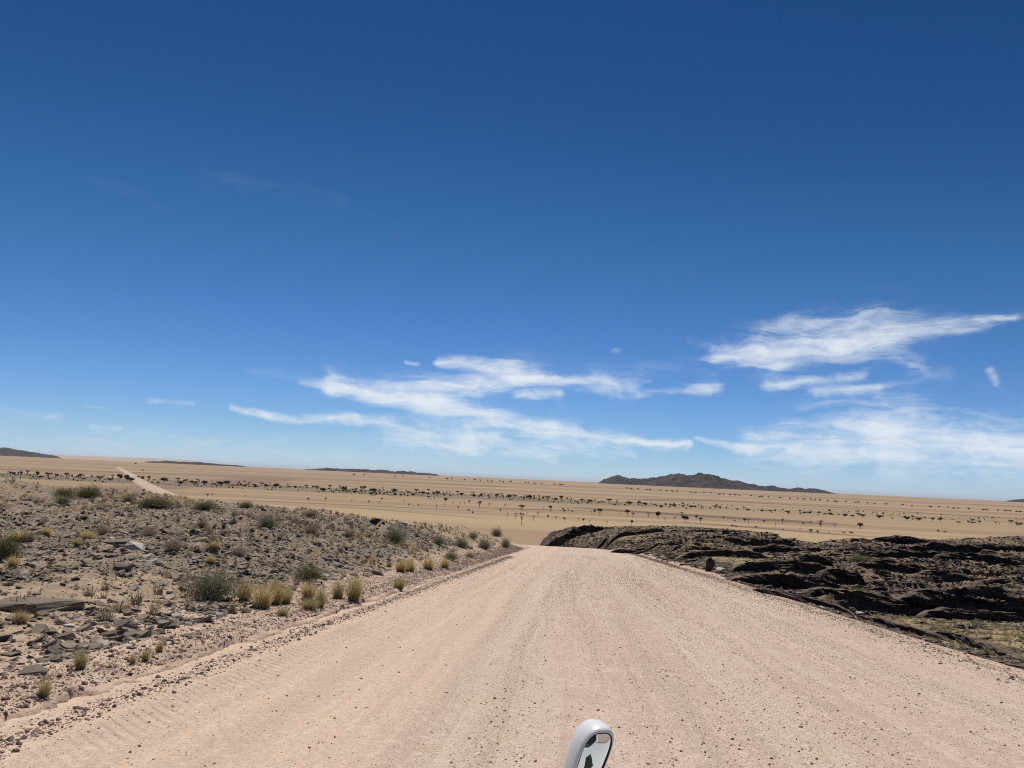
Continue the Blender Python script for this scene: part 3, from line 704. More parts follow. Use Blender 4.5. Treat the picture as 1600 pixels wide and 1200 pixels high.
def rock(px, py, wpx, label, k=0, name='rock', cat='rock', rz=None, asp=1.0, tilt=(0, 0), mat=None, group=None, zs=1.0, sink=.12, hgt=None):
    P, D = place(px, py)
    size = wpx/F_PX*D
    o = bpy.data.objects.new(name, ROCKS[k % len(ROCKS)]); COL.objects.link(o)
    if mat is not None:
        o.data = o.data.copy(); o.data.materials.clear(); o.data.materials.append(mat)
    o.scale = (size*1.05, size*asp, size*zs)
    o.rotation_euler = (tilt[0], tilt[1], rz if rz is not None else random.uniform(-.5, .5))
    o.location = (P[0], P[1], P[2] + size*zs*(.2-sink))
    return tag(o, label, cat, group)
rock(52, 950, 128, 'long flat grey rock slab with dark undercut edge at the left border', 3, 'flat_rock', 'rock', rz=.05, asp=.85, zs=.34, sink=.13, mat=M_SLATE)
rock(52, 1052, 40, 'dark grey angular rock low on the left bank by the pale sand', 1, rz=.3, zs=.75, mat=M_SLATE)
rock(20, 1024, 40, 'flat grey rock slab sunk in sand at the left border, below the tuft', 5, rz=-.1, zs=.4, mat=M_SLATE)
rock(212, 857, 34, 'pale topped rock slab tilted on the stony left bank', 2, rz=-.5, zs=.7, tilt=(.1, .35), mat=M_PALEROCK)
rock(188, 848, 40, 'dark shaded rock behind the pale topped slab', 4, rz=.1, zs=.5, mat=M_SLATE)
rock(193, 888, 30, 'dark boulder with a black front face below the pale topped slab', 6, rz=.4, zs=.8, mat=M_SLATE)
rock(358, 818, 26, 'grey block with flat top standing near the brow of the left bank', 0, rz=.2, zs=1.0, tilt=(0, -.25), mat=M_SLATE)
rock(268, 833, 34, 'long grey slab lying slanted on the middle of the left bank', 7, rz=-.3, zs=.5, tilt=(0, .2), mat=M_SLATE)
rock(590, 898, 32, 'dark purplish rock lying on sand right of the grass tufts', 8, rz=-.3, zs=.85, tilt=(0, .2), mat=M_SLATE)
rock(651, 923, 22, 'reddish brown flat rock at the road margin', 9, rz=.2, zs=.7, mat=M_DARK)
rock(633, 820, 26, 'pale flat rock with dark shadow under it near the left brow', 5, rz=.1, zs=.7, mat=M_PALEROCK)
rock(586, 816, 18, 'black jagged rock on the brow beside the pale flat rock', 3, rz=.0, zs=1.1, mat=M_DARK)
rock(343, 963, 14, 'pale grey upright stone in a cluster of dark flat stones', 6, rz=.8, zs=1.5, mat=M_PALEROCK)
rock(330, 960, 26, 'dark flat stone beside the pale upright stone', 2, rz=.1, zs=.5, mat=M_SLATE)
rock(258, 1000, 22, 'dark stone with pale face on sand above the gravel berm', 4, rz=.2, zs=.7, mat=M_SLATE)
rock(295, 995, 26, 'black flat stone right of the pale faced stone above the berm', 7, rz=.25, zs=.6, mat=M_SLATE)
rock(242, 990, 18, 'small black stone left of the pale faced stone', 8, rz=-.3, zs=.6, mat=M_SLATE)
rock(109, 979, 16, 'pale quartz stone on the sandy left bank', 9, rz=0, zs=.8, mat=M_PALEROCK)
rock(141, 983, 12, 'rounded dark grey stone right of the pale quartz stone', 0, rz=0, zs=1.0, mat=M_SLATE)
rock(208, 1012, 24, 'low grey slab flush with the sand beside the berm', 5, rz=0, zs=.4, mat=M_SLATE)
rock(627, 1073, 9, 'lone dark stone lying on the left half of the road', 3, 'stone', 'stone', rz=.2, zs=1.1, mat=M_DARK)
rock(424, 1131, 15, 'white flat stone pressed in the near left of the road', 1, 'stone', 'stone', rz=.4, zs=.25, mat=M_PALEROCK, sink=.0)
rock(64, 1152, 9, 'dark round stone on the road margin at the lower left', 6, 'stone', 'stone', zs=1.0, mat=M_DARK)
rock(1109, 893, 19, 'black upright pointed rock standing at the right road edge', 6, rz=.1, zs=2.9, asp=.6, tilt=(.0, .55), mat=M_DARK, sink=.03)
rock(1124, 892, 16, 'pale block leaning at the foot of the black upright rock', 1, rz=.2, zs=1.1, tilt=(0, -.2), mat=M_PALEROCK)
rock(1155, 911, 8, 'small white boulder beside the right road edge', 2, zs=1.3, mat=M_PALEROCK)
rock(1343, 961, 11, 'white angular stone on the right verge of the road', 4, zs=1.2, mat=M_PALEROCK)
rock(1046, 877, 9, 'whitish stone at the start of the rubble on the right verge', 8, zs=.8, mat=M_PALEROCK)
rock(1543, 1026, 9, 'brown stone on the pale right shoulder of the road', 0, 'stone', 'stone', zs=.9, mat=M_DARK)
rock(130, 1010, 60, 'low grey bedrock slab flush with sand, left of the solitary tuft', 7, 'flat_rock', 'rock', rz=.1, asp=.7, zs=.2, sink=.1, mat=M_SLATE)
rock(175, 970, 40, 'thin pale brown slab half buried in sand, middle of the near left bank', 2, 'flat_rock', 'rock', rz=-.1, asp=.8, zs=.2, sink=.1, mat=M_SLATE)
rock(95, 1028, 44, 'dark flat bedrock slab half buried beside the solitary tuft', 8, 'flat_rock', 'rock', rz=.2, asp=.7, zs=.24, sink=.1, mat=M_SLATE)
# further stones large enough to count on the left bank
cand = []
while len(cand) < 170:
    px, py = random.uniform(0, 760), random.uniform(775, 1040)
    if py < 770+.085*px or py > 1010-.10*px: continue
    if px > 560 and py > 900: continue
    cand.append((px, py))
for i, (px, py) in enumerate(cand):
    wv = random.choice([6, 7, 8, 9, 10, 12, 15])*(.75 if py < 850 else 1.0)
    far = py < 850
    lab = ('small dark slab among the stones high on the left bank' if far else 'small grey flat stone among the rubble low on the left bank')
    rock(px, py, wv, lab, i, 'schist_stone', 'stone', rz=random.uniform(0, 6.3), zs=random.uniform(.4, .9), tilt=(random.uniform(-.2, .2), random.uniform(-.3, .3)), group='stones high on the left bank' if far else 'stones low on the left bank')

# ------------------------------------------------------------------ rock ledges of the right side
def ledge(x0, x1, yt, yb, label, seed, rot=0.0, depth=None, mat=M_DARK, line=None):
    """a bed of layered rock cropping out: steep ragged face towards the road, top dipping away"""
    xm = .5*(x0+x1)
    P, D = place(xm, yb, detail=True)
    L = (x1-x0)/F_PX*D; Hh = (yb-yt)/F_PX*D*(.6 if xm < 1110 and x0 > 860 else 1.0)
    dp = depth or max(1.2, min(Hh*2.4, 7))
    nv = 64; nu = int(min(520, max(80, L/.07))); u = np.linspace(-.5, .5, nu)
    dirx = R0[:2]; c, s = math.cos(rot), math.sin(rot)
    if line:                                  # runs between two ground points, height given in metres
        A_, B_ = place(*line[0])[0], place(*line[1])[0]; P = (A_+B_)/2; L = float(np.linalg.norm((B_-A_)[:2])); Hh = line[2]
        dirx = (B_-A_)[:2]/L; c, s = 1.0, 0.0; dp = max(1.0, Hh*2.5); nu = int(min(520, max(80, L/.07))); u = np.linspace(-.5, .5, nu)
    dx = np.array([dirx[0]*c-dirx[1]*s, dirx[0]*s+dirx[1]*c]); dy = np.array([-dx[1], dx[0]])
    env = np.clip(1-(2*np.abs(u))**3.4, 0, None)**.7
    h = Hh*(env*(.90+.45*fbm(u*L*.2+seed, u*0+1, seed, 5, .62)))
    h = np.maximum(h, .03)
    me_ = (.25*Hh+.3)*fbm(u*L*.16, u*0+seed*3.1, seed+1, 5, .6)*1.4
    v = np.linspace(0, 1, nv)
    # profile: face (v<.55), top (.55-.85), back
    zf = np.interp(v, [0, .55, .8, 1.0], [-.35, 1.0, .72, -.4])
    yf = np.interp(v, [0, .08, .55, .8, 1.0], [-.05, .0, .14*Hh/dp, .7, 1.0])
    U, Vv_ = np.meshgrid(u, v, indexing='ij')
    Z = h[:, None]*zf[None]; Yl = me_[:, None] + dp*yf[None]*(.6+.4*env)[:, None]
    # strata: beds in and out along the face
    bed = (Z + .12*U*L)/max(.16, Hh*.16)
    off = vn(np.floor(bed)*7.7+seed, U*L*.55+np.floor(bed)*3.3, seed+5)*.5*Hh**.6 + vn(np.floor(bed*2.3)*5.1, U*L*1.8, seed+6)*.26*Hh**.6 + vn(np.floor(bed*5.1)*3.7, U*L*4.2, seed+9)*.13*Hh**.6
    na = float(np.clip(D/40, 1, 3)); off = off*na**.5
    face = np.interp(v, [0, .1, .5, .62, .8], [0.3, 1, 1, .5, .2])[None]
    Yl = Yl + off*face
    Z = Z + na*(.16*fbm(U*L*.9/na**.5, Yl*1.6, seed+7, 5, .6)*min(1, Hh) + .07*fbm(U*L*4/na, Yl*4/na, seed+8, 3)*min(1, Hh))*np.clip(env, .2, 1)[:, None]
    X_ = P[0] + dx[0]*U*L + dy[0]*Yl; Y_ = P[1] + dx[1]*U*L + dy[1]*Yl
    bx = P[0] + dx[0]*u*L + dy[0]*me_; by = P[1] + dx[1]*u*L + dy[1]*me_
    gz = H(bx, by); sl_ = np.polyfit(u*L, gz, 1)
    slp = sl_[0] if line else float(np.clip(sl_[0], -.09, .06))
    gz = np.median(gz) + slp*u*L + .35*(Hh**.5)*fbm(u*L*.09, u*0+seed*1.7, seed+12, 3)
    gback = H(X_, Y_)
    Zw = gz[:, None] + Z
    Zw = np.where(Vv_ > .9, np.minimum(Zw, gback-.15), Zw)
    Zw = np.where(Vv_ < .03, np.minimum(Zw, gback-.15), Zw)
    Zw = np.minimum(Zw, gback + 1.15*Hh*env[:, None]*(.85+.7*fbm(U*L*.5/na**.5, U*0+seed, seed+15, 4, .6)) + .06)
    Vt = np.stack([X_-P[0], Y_-P[1], Zw-P[2]], -1).reshape(-1, 3)
    o = mk('rock_ledge', Vt, grid_faces(nu, nv)[:, ::-1].copy(), mat, smooth=False)
    o.location = P
    return tag(o, label, 'rock ledge', 'dark rock ledges right of the road')
LEDGES = [
    (832, 985, 823, 836, 'black rock ridge crossing behind the far end of the road'),
    (940, 1075, 824, 834, 'low dark ledge at the top of the ridge right of the road end'),
    (1040, 1175, 824, 831, 'thin dark cap ledge on the rounded ridge beneath the rocky hill'),
    (880, 1010, 838, 846, 'dark ledge just right of the road end, below the black ridge'),
    (985, 1100, 841, 849, 'upper one of two long black beds on the rounded ridge slope'),
    (1050, 1150, 846, 857, 'black broken ledge in the middle of the rounded ridge slope'),
    (955, 1050, 851, 864, 'purplish rock hump at the road edge near the road end'),
    (1130, 1240, 838, 848, 'black bed descending the right flank of the rounded ridge'),
    (1325, 1470, 841, 849, 'black cliff band along the right skyline, left half'),
    (1430, 1610, 848, 861, 'tall black overhanging cliff band along the right skyline at the picture border'),
    (1180, 1305, 852, 862, 'black ledge under the saddle of the skyline'),
    (1060, 1195, 859, 869, 'purplish low bed just above the yellow flat beside the road'),
    (1235, 1300, 870, 883, 'short black overhang left of the curved hollow'),
    (1285, 1350, 884, 907, 'black curved hollow wall in the middle of the rock slope'),
    (1340, 1470, 878, 893, 'black ledge right of the curved hollow'),
    (1350, 1520, 862, 871, 'thin ledge below the left half of the cliff band'),
    (1480, 1620, 866, 878, 'thin dark ledge below the tall cliff band at the picture border'),
    (1440, 1620, 893, 906, 'long black bed above the tallest near ledge'),
    (1275, 1420, 923, 942, 'left tapering end of the tall black near ledge'),
    (1400, 1640, 922, 955, 'tallest black near ledge running out of the right border'),
    (1150, 1290, 876, 890, 'broken black bed right of the upright rock'),
    (1150, 1320, 900, 918, 'slanting black bed above the right verge of the road'),
    (1190, 1330, 925, 948, 'dark rubble ledge along the right road edge, middle stretch'),
    (1320, 1480, 958, 990, 'dark layered ledge along the right road edge, nearer stretch'),
    (1470, 1600, 992, 1018, 'dark slab pile at the right road edge near the picture border'),
    (1460, 1620, 958, 972, 'low dark rubble ledge on the yellow grass flat'),
]
LINES = {22: ((1175, 925), (1335, 966), .32), 23: ((1330, 962), (1480, 1003), .38), 24: ((1455, 992), (1610, 1030), .30)}
for i, (a, b_, c, d, lab) in enumerate(LEDGES):
    ledge(a, b_, c, d, lab, 500+i*7, random.uniform(-.05, .05), line=LINES.get(i))

# ------------------------------------------------------------------ plants
def m_plant(c0, c1, through=0.0):
    def f(nt, b):
        t = nt.attr('tint'); oi = nt.add('ShaderNodeObjectInfo').outputs['Random']
        v = nt.math('ADD', nt.math('MULTIPLY', t, .75), nt.math('MULTIPLY', oi, .25))
        c = nt.mix(v, c0, c1)
        if through:                                   # thin blades let the sun through
            tr = nt.add('ShaderNodeBsdfTranslucent'); nt.put(tr.inputs[0], c)
            mx = nt.add('ShaderNodeMixShader'); mx.inputs[0].default_value = through
            out = [n for n in nt.n if n.type == 'OUTPUT_MATERIAL'][0]
            nt.l.new(b.outputs[0], mx.inputs[1]); nt.l.new(tr.outputs[0], mx.inputs[2]); nt.l.new(mx.outputs[0], out.inputs[0])
        return c
    return f
M_GOLD = material('golden_grass', m_plant((.36, .27, .12), (.74, .60, .33), .45), .8)
M_STRAW = material('greenish_straw', m_plant((.24, .215, .09), (.60, .51, .27), .45), .8)
M_GREYG = material('grey_green_leaf', m_plant((.12, .122, .078), (.34, .325, .22), .3), .85)
M_GREEN = material('green_leaf', m_plant((.10, .095, .042), (.265, .245, .12), .35), .85)
M_TWIG = material('dry_twig', m_plant((.19, .148, .105), (.44, .355, .25), .25), .9)
M_TREE = material('acacia_leaf', m_plant((.030, .025, .016), (.082, .066, .042)), .9)
M_BARK = material('acacia_bark', m_plant((.05, .038, .030), (.085, .065, .05)), .9)

def blades(n, spread, hgt, wid, seed, bend=.35, base=.12, low=.55):
    r_ = np.random.default_rng(seed)
    th = r_.random(n)*2*math.pi; out = spread*r_.random(n)**.6
    hh = hgt*(low+(1-low)*r_.random(n))*(1-.35*(out/spread)**2)
    b0 = base*np.sqrt(r_.random(n)); t2 = r_.random(n)*2*math.pi
    p0 = np.stack([b0*np.cos(t2), b0*np.sin(t2), np.full(n, -.02*hgt)], 1)
    tip = p0 + np.stack([out*np.cos(th), out*np.sin(th), hh], 1)
    midp = p0*.45+tip*.55 + np.stack([-bend*.3*out*np.cos(th), -bend*.3*out*np.sin(th), .12*hh], 1)
    ph = r_.random(n)*math.pi
    sd = np.stack([np.cos(ph), np.sin(ph), np.zeros(n)], 1)*wid
    V = np.stack([p0-sd, p0+sd, midp-sd*.8, midp+sd*.8, tip], 1).reshape(-1, 3)
    o = (np.arange(n)*5)[:, None]
    return V, [np.array([[0, 1, 3, 2]])+o, np.array([[2, 3, 4]])+o], np.repeat(r_.random(n), 5)
def leafball(n, rx, rz, leaf, seed, hollow=.45, up=.6):
    """small leaves set along many thin stems that fan out from the root"""
    r_ = np.random.default_rng(seed)
    th = r_.random(n)*2*math.pi; ph = np.arccos(r_.random(n)*.97); rad = (hollow+(1-hollow)*r_.random(n))*(1+.22*(r_.random(n)-.5))
    lump = 1+.28*np.sin(3*th+seed)*np.cos(2*ph+seed*.7)+.15*np.sin(7*th)
    rad = rad*lump
    p = np.stack([rx*rad*np.sin(ph)*np.cos(th), rx*rad*np.sin(ph)*np.sin(th), rz*rad*np.cos(ph)+.02], 1)
    d1 = r_.normal(0, 1, (n, 3)); d1[:, 2] = np.abs(d1[:, 2])+up; d1 /= np.linalg.norm(d1, axis=1)[:, None]
    d2 = np.cross(d1, r_.normal(0, 1, (n, 3))); d2 /= np.linalg.norm(d2, axis=1)[:, None]
    l = leaf*(.6+.8*r_.random(n))[:, None]
    V = np.stack([p, p+d1*l*.5+d2*l*.22, p+d1*l, p+d1*l*.5-d2*l*.22], 1).reshape(-1, 3)
    o = (np.arange(n)*4)[:, None]
    return V, [np.array([[0, 1, 2, 3]])+o], np.repeat(r_.random(n), 4)
def join(*parts):
    V = []; Fl = {}; T = []; off = 0
    for v, fs, t in parts:
        for f in fs: Fl.setdefault(f.shape[1], []).append(f+off)
        V.append(v); T.append(t); off += len(v)
    return np.concatenate(V), [np.concatenate(f) for f in Fl.values()], np.concatenate(T)
def pmesh(name, parts, mat):
    V, fs, t = parts
    return mk(name, V, fs, mat, {'tint': t}, link=False)
TUFT = [pmesh('grass_blades', blades(620, .50, 1.0, .0062, 40+i, base=.20, low=.35), M_GOLD) for i in range(3)]
TUFTG = [pmesh('green_base_blades', join(blades(460, .54, 1.0, .0055, 50+i, base=.17, low=.35), ), M_STRAW) for i in range(2)]
SHRUB = [pmesh('shrub_leaves', join(leafball(5200, .5, .62, .036, 60+i, .25), blades(420, .52, .68, .004, 63+i, base=.14)), M_GREYG) for i in range(2)]
SHRUBG = [pmesh('green_shrub_leaves', join(leafball(4600, .5, .55, .042, 70+i, .25), blades(320, .48, .62, .005, 73+i)), M_GREEN) for i in range(2)]
DRYSH = [pmesh('dry_shrub_twigs', join(blades(420, .52, .75, .006, 80+i, bend=-.3, base=.2, low=.3), leafball(260, .48, .6, .05, 83+i, .4)), M_TWIG) for i in range(2)]
def plant(px, pyb, wpx, hpx, meshes, name, label, cat, group=None, k=0):
    P, D = place(px, pyb)
    o = bpy.data.objects.new(name, meshes[k % len(meshes)]); COL.objects.link(o)
    wd = wpx/F_PX*D; ht = hpx/F_PX*D
    zmax = {id(TUFT): 1.0, id(TUFTG): 1.0, id(SHRUB): .66, id(SHRUBG): .62, id(DRYSH): .75}[id(meshes)]
    wf = 1.35 if meshes in (TUFT, TUFTG) else 1.02
    o.scale = (wd*wf, wd*wf, ht/zmax*1.04); o.rotation_euler = (0, 0, random.uniform(0, 6.28))
    o.location = P
    return tag(o, label, cat, group)
PL = [
    (331, 934, 82, 40, SHRUB, 'shrub', 'large round grey green shrub at the left end of the grass row', 'shrub'),
    (5, 873, 44, 34, SHRUBG, 'shrub', 'dark green shrub cut by the left border', 'shrub'),
    (483, 906, 46, 22, SHRUBG, 'shrub', 'low dark green shrub behind the golden grass tufts', 'shrub'),
    (100, 777, 30, 14, SHRUBG, 'shrub', 'olive bush on the left brow, left one of a close pair', 'bush'),
    (137, 777, 38, 17, SHRUBG, 'shrub', 'taller olive bush on the left brow, right one of a close pair', 'bush'),
    (98, 787, 24, 11, SHRUB, 'shrub', 'grey bush just below the pair of olive bushes', 'bush'),
    (243, 791, 56, 14, SHRUBG, 'shrub', 'wide olive bush on the brow in front of the far road', 'bush'),
    (320, 796, 38, 13, SHRUBG, 'shrub', 'olive bush on the brow right of the far road', 'bush'),
    (384, 794, 24, 11, SHRUBG, 'shrub', 'small olive bush at the brow, right of the far road bush', 'bush'),
    (417, 826, 36, 19, SHRUB, 'shrub', 'grey green shrub on the stony slope below the small olive bush', 'shrub'),
    (486, 805, 30, 10, DRYSH, 'shrub', 'dry brown bush on the brow right of the grey green shrub', 'bush'),
    (486, 834, 30, 20, DRYSH, 'shrub', 'dry brown shrub on the dark rubble slope', 'shrub'),
    (616, 850, 38, 27, SHRUB, 'shrub', 'grey green shrub in the middle of the far stony slope', 'shrub'),
    (685, 851, 22, 14, SHRUB, 'shrub', 'small grey shrub right of the mid slope shrub', 'shrub'),
    (721, 856, 28, 16, SHRUB, 'shrub', 'grey green shrub towards the road end, left of the last ones', 'shrub'),
    (739, 842, 16, 10, SHRUB, 'shrub', 'little grey shrub above the shrubs near the road end', 'shrub'),
    (757, 858, 26, 16, SHRUB, 'shrub', 'grey green shrub beside the road end', 'shrub'),
    (776, 838, 20, 13, SHRUB, 'shrub', 'dark grey shrub on the tip of the left bank', 'shrub'),
    (790, 856, 18, 16, SHRUB, 'shrub', 'last dark shrub where the bank meets the road', 'shrub'),
    (704, 875, 26, 14, SHRUB, 'shrub', 'grey shrub behind the row of three straw tufts', 'shrub'),
    (735, 871, 20, 11, DRYSH, 'shrub', 'dry shrub between the grey shrub and the road', 'shrub'),
    (270, 862, 34, 24, DRYSH, 'shrub', 'brown twiggy shrub on the middle of the left bank', 'shrub'),
    (200, 782, 26, 12, DRYSH, 'shrub', 'bare brown bush on the brow left of the wide olive bush', 'bush'),
    (45, 845, 26, 16, DRYSH, 'shrub', 'brown twiggy shrub right of the dark green border shrub', 'shrub'),
    (160, 835, 26, 16, DRYSH, 'shrub', 'brown twiggy shrub above the dark shaded rock', 'shrub'),
    (232, 838, 30, 17, DRYSH, 'shrub', 'brown twiggy shrub above the pale topped slab', 'shrub'),
    (374, 868, 30, 16, DRYSH, 'shrub', 'grey twiggy shrub amid dark rubble above the large round shrub', 'shrub'),
    (545, 838, 24, 12, DRYSH, 'shrub', 'low dry shrub left of the mid slope shrub', 'shrub'),
    (382, 937, 26, 33, TUFT, 'grass_tuft', 'golden grass tuft touching the large round shrub', 'grass tuft'),
    (410, 950, 34, 42, TUFT, 'grass_tuft', 'tall straw grass tuft, second from the large round shrub', 'grass tuft'),
    (428, 944, 30, 46, TUFT, 'grass_tuft', 'tallest golden grass tuft in the clump near the round shrub', 'grass tuft'),
    (446, 943, 24, 30, TUFT, 'grass_tuft', 'golden grass tuft at the right side of the tallest tuft', 'grass tuft'),
    (481, 936, 26, 32, TUFT, 'grass_tuft', 'golden grass tuft in the middle of the near grass row', 'grass tuft'),
    (484, 951, 36, 20, TUFTG, 'grass_tuft', 'pale low grass tuft in front of the middle tuft', 'grass tuft'),
    (500, 948, 22, 36, TUFTG, 'grass_tuft', 'greenish grass tuft leaning beside the pale low tuft', 'grass tuft'),
    (527, 935, 24, 34, TUFTG, 'grass_tuft', 'grass tuft with dark green base, left one of the right pair', 'grass tuft'),
    (553, 939, 32, 48, TUFTG, 'grass_tuft', 'tall feathery green based grass tuft at the right end of the near row', 'grass tuft'),
    (441, 962, 24, 16, TUFTG, 'grass_tuft', 'small thin grass tuft in front of the near row', 'grass tuft'),
    (626, 893, 20, 22, TUFT, 'grass_tuft', 'straw tuft, leftmost of three in a row by the road', 'grass tuft'),
    (640, 893, 22, 24, TUFT, 'grass_tuft', 'straw tuft close against the leftmost of three by the road', 'grass tuft'),
    (669, 889, 22, 20, TUFT, 'grass_tuft', 'straw tuft in the middle of three in a row by the road', 'grass tuft'),
    (695, 887, 18, 19, TUFT, 'grass_tuft', 'round straw tuft, last of three in a row by the road', 'grass tuft'),
    (582, 881, 14, 14, TUFT, 'grass_tuft', 'straw tuft on rubble above the lone purplish rock', 'grass tuft'),
    (608, 886, 12, 12, TUFTG, 'grass_tuft', 'thin tuft left of the three straw tufts', 'grass tuft'),
    (624, 920, 26, 22, TUFTG, 'grass_tuft', 'sparse dry tuft beside the reddish flat rock', 'grass tuft'),
    (125, 1046, 24, 34, TUFTG, 'grass_tuft', 'solitary tuft with dark green base on bare sand', 'grass tuft'),
    (207, 1038, 10, 18, TUFT, 'grass_tuft', 'thin dry sprig left of the sprig pair on the berm', 'grass tuft'),
    (227, 1033, 16, 22, TUFTG, 'grass_tuft', 'thin dry tuft on the gravel berm', 'grass tuft'),
    (249, 1018, 12, 18, TUFT, 'grass_tuft', 'wispy dry sprig beside the dark stones on sand', 'grass tuft'),
    (69, 1090, 20, 30, TUFTG, 'grass_tuft', 'wispy dry tuft lowest on the left bank', 'grass tuft'),
    (33, 974, 22, 20, TUFT, 'grass_tuft', 'dry tuft in front of the long flat rock slab', 'grass tuft'),
    (20, 886, 16, 18, TUFT, 'grass_tuft', 'dry tuft below the dark green border shrub', 'grass tuft'),
    (380, 958, 10, 8, DRYSH, 'shrub', 'tiny dark dead sprig below the first golden tuft', 'sprig'),
    (362, 958, 15, 9, SHRUBG, 'shrub', 'tiny bright green herb by the pale upright stone', 'herb'),
    (120, 852, 14, 12, TUFT, 'grass_tuft', 'yellow tuft above the dark rubble, left of the pale slab', 'grass tuft'),
    (137, 843, 22, 16, TUFT, 'grass_tuft', 'straw coloured tuft left of the brown twiggy shrub', 'grass tuft'),
    (27, 845, 24, 14, TUFT, 'grass_tuft', 'pale tuft just right of the border shrub', 'grass tuft'),
    (72, 835, 16, 12, TUFT, 'grass_tuft', 'yellowish tuft on the upper left bank', 'grass tuft'),
    (329, 880, 16, 14, TUFT, 'grass_tuft', 'dry tuft above the large round shrub', 'grass tuft'),
    (335, 856, 18, 12, TUFT, 'grass_tuft', 'orange straw tuft on the dark rubble slope', 'grass tuft'),
    (315, 826, 18, 9, SHRUBG, 'shrub', 'small olive cushion left of the grey block', 'shrub'),
    (1345, 878, 34, 9, SHRUBG, 'shrub', 'low green bush among the black beds of the rock slope', 'bush'),
    (1342, 927, 28, 8, SHRUBG, 'shrub', 'low green bush above the tall black near ledge', 'bush'),
    (1065, 877, 12, 6, SHRUBG, 'shrub', 'small dark bush on the yellow flat beside the road', 'bush'),
    (1146, 871, 12, 4, SHRUBG, 'shrub', 'small olive cushion on the yellow flat right of the road', 'bush'),
    (1522, 1012, 22, 10, SHRUB, 'shrub', 'grey shrub in the gully behind the right road edge', 'shrub'),
]
for i, (px, py, wv, hv, ms, nm, lab, cat) in enumerate(PL): plant(px, py, wv, hv, ms, nm, lab, cat, k=i)

# uncountable small scrub: dead twigs and wisps between the stones
def field(name, P, size, mat, nb, seed, wid=.012, spread=.5):
    n = len(P); V0, F0, _t = blades(nb, spread, .8, wid, seed, bend=.2, base=.2, low=.3)
    r_ = np.random.default_rng(seed+1); th = r_.random(n)*6.28
    c, s = np.cos(th)[:, None], np.sin(th)[:, None]
    V = np.empty((n, len(V0), 3)); V[:, :, 0] = V0[:, 0]*c-V0[:, 1]*s; V[:, :, 1] = V0[:, 0]*s+V0[:, 1]*c; V[:, :, 2] = V0[:, 2]*(.7+.6*r_.random(n))[:, None]
    V = V*size[:, None, None]+P[:, None]
    off = (np.arange(n)*len(V0))[:, None, None]
    return tag(mk(name, V.reshape(-1, 3), [(f[None]+off).reshape(-1, f.shape[1]) for f in F0], mat, {'tint': np.repeat(r_.random(n), len(V0))}), kind='stuff')
x, y, rr = sample_view(16000, 14, 85, -46, 0)
ok = (x < -7) & (rng.random(len(x)) < sm(-.15, .25, fbm(x*.3, y*.3, 95, 3))*(.06+.94*sm(25, 45, y)))
x, y, rr = x[ok], y[ok], rr[ok]
field('dry_scrub', np.stack([x, y, H(x, y)], 1), .12+.38*rng.random(len(x))**2, M_TWIG, 46, 97, .014)
x, y, rr = sample_view(11000, 14, 85, -46, 0)
ok = (x < -7) & (rng.random(len(x)) < sm(-.1, .25, fbm(x*.25+5, y*.25, 96, 3))*(.05+.95*sm(25, 45, y)))
x, y, rr = x[ok], y[ok], rr[ok]
field('dry_grass', np.stack([x, y, H(x, y)], 1), .12+.3*rng.random(len(x))**2, M_GOLD, 40, 98, .012)
x, y, rr = sample_view(26000, 16, 120, -3, 42)
_l, xr_ = zones(x, y)
ok = (x > xr_+1.8) & (rng.random(len(x)) < np.maximum(flats(x, y), .6*sm(-.1, .25, fbm(x*.1+15, y*.16, 99, 3))))
x, y, rr = x[ok], y[ok], rr[ok]
field('valley_grass', np.stack([x, y, H(x, y)], 1), .10+.22*rng.random(len(x))**2, M_STRAW, 26, 100, .02)

# ------------------------------------------------------------------ acacia trees of the plain
def tube(pts, rad, n=6):
    pts = np.array(pts, float); V = []
    for i, p in enumerate(pts):
        d = pts[min(i+1, len(pts)-1)]-pts[max(i-1, 0)]; d /= np.linalg.norm(d)
        a = np.cross(d, [0.31, .9, .2]); a /= np.linalg.norm(a); b = np.cross(d, a)
        for k in range(n): V.append(p + rad[i]*(a*math.cos(2*math.pi*k/n)+b*math.sin(2*math.pi*k/n)))
    return np.array(V), [grid_faces(len(pts), n, True)], np.full(len(V), .5)
def acacia(seed, kind):
    r_ = random.Random(seed); nr = np.random.default_rng(seed)
    W, cz, cr, ch, nl, lf = {'umbrella': (.5, .66, .5, .30, 900, .10), 'round': (.5, .58, .5, .40, 1100, .11), 'tall': (.28, .70, .28, .28, 420, .085), 'bush': (.5, .40, .5, .44, 900, .12), 'sparse': (.45, .76, .45, .15, 260, .075)}[kind]
    base_h = .08 if kind == 'bush' else .34
    tr = [tube([(0, 0, -.04), (.01, 0, base_h*.5), (.03*r_.uniform(-1, 1), .02, base_h), (.05*r_.uniform(-1, 1), .03, base_h+.12)], [.045, .036, .032, .024])]
    cl = []
    for i in range(8 if kind != 'tall' else 5):
        a = i*2.4+r_.random(); rr_ = cr*(.25+.6*r_.random())
        tip = np.array([rr_*math.cos(a), rr_*math.sin(a), cz+ch*r_.uniform(-.3, .6)*(1-rr_)])
        tr.append(tube([(0, 0, base_h*.9), tip*.5+np.array([0, 0, base_h*.35]), tip], [.024, .015, .006], 5)); cl.append(tip)
    parts = []
    per = nl//len(cl)
    for tip in cl:
        v, f, t = leafball(per, cr*.42, ch*.75, lf, seed+int(1000*tip[0]) % 97, .1, .0)
        parts.append((v*np.array([1, 1, 1.0])+tip-np.array([0, 0, ch*.35]), f, t))
    T = pmesh('acacia_trunk', join(*tr), M_BARK); Cc = pmesh('acacia_crown', join(*parts), M_TREE)
    return T, Cc
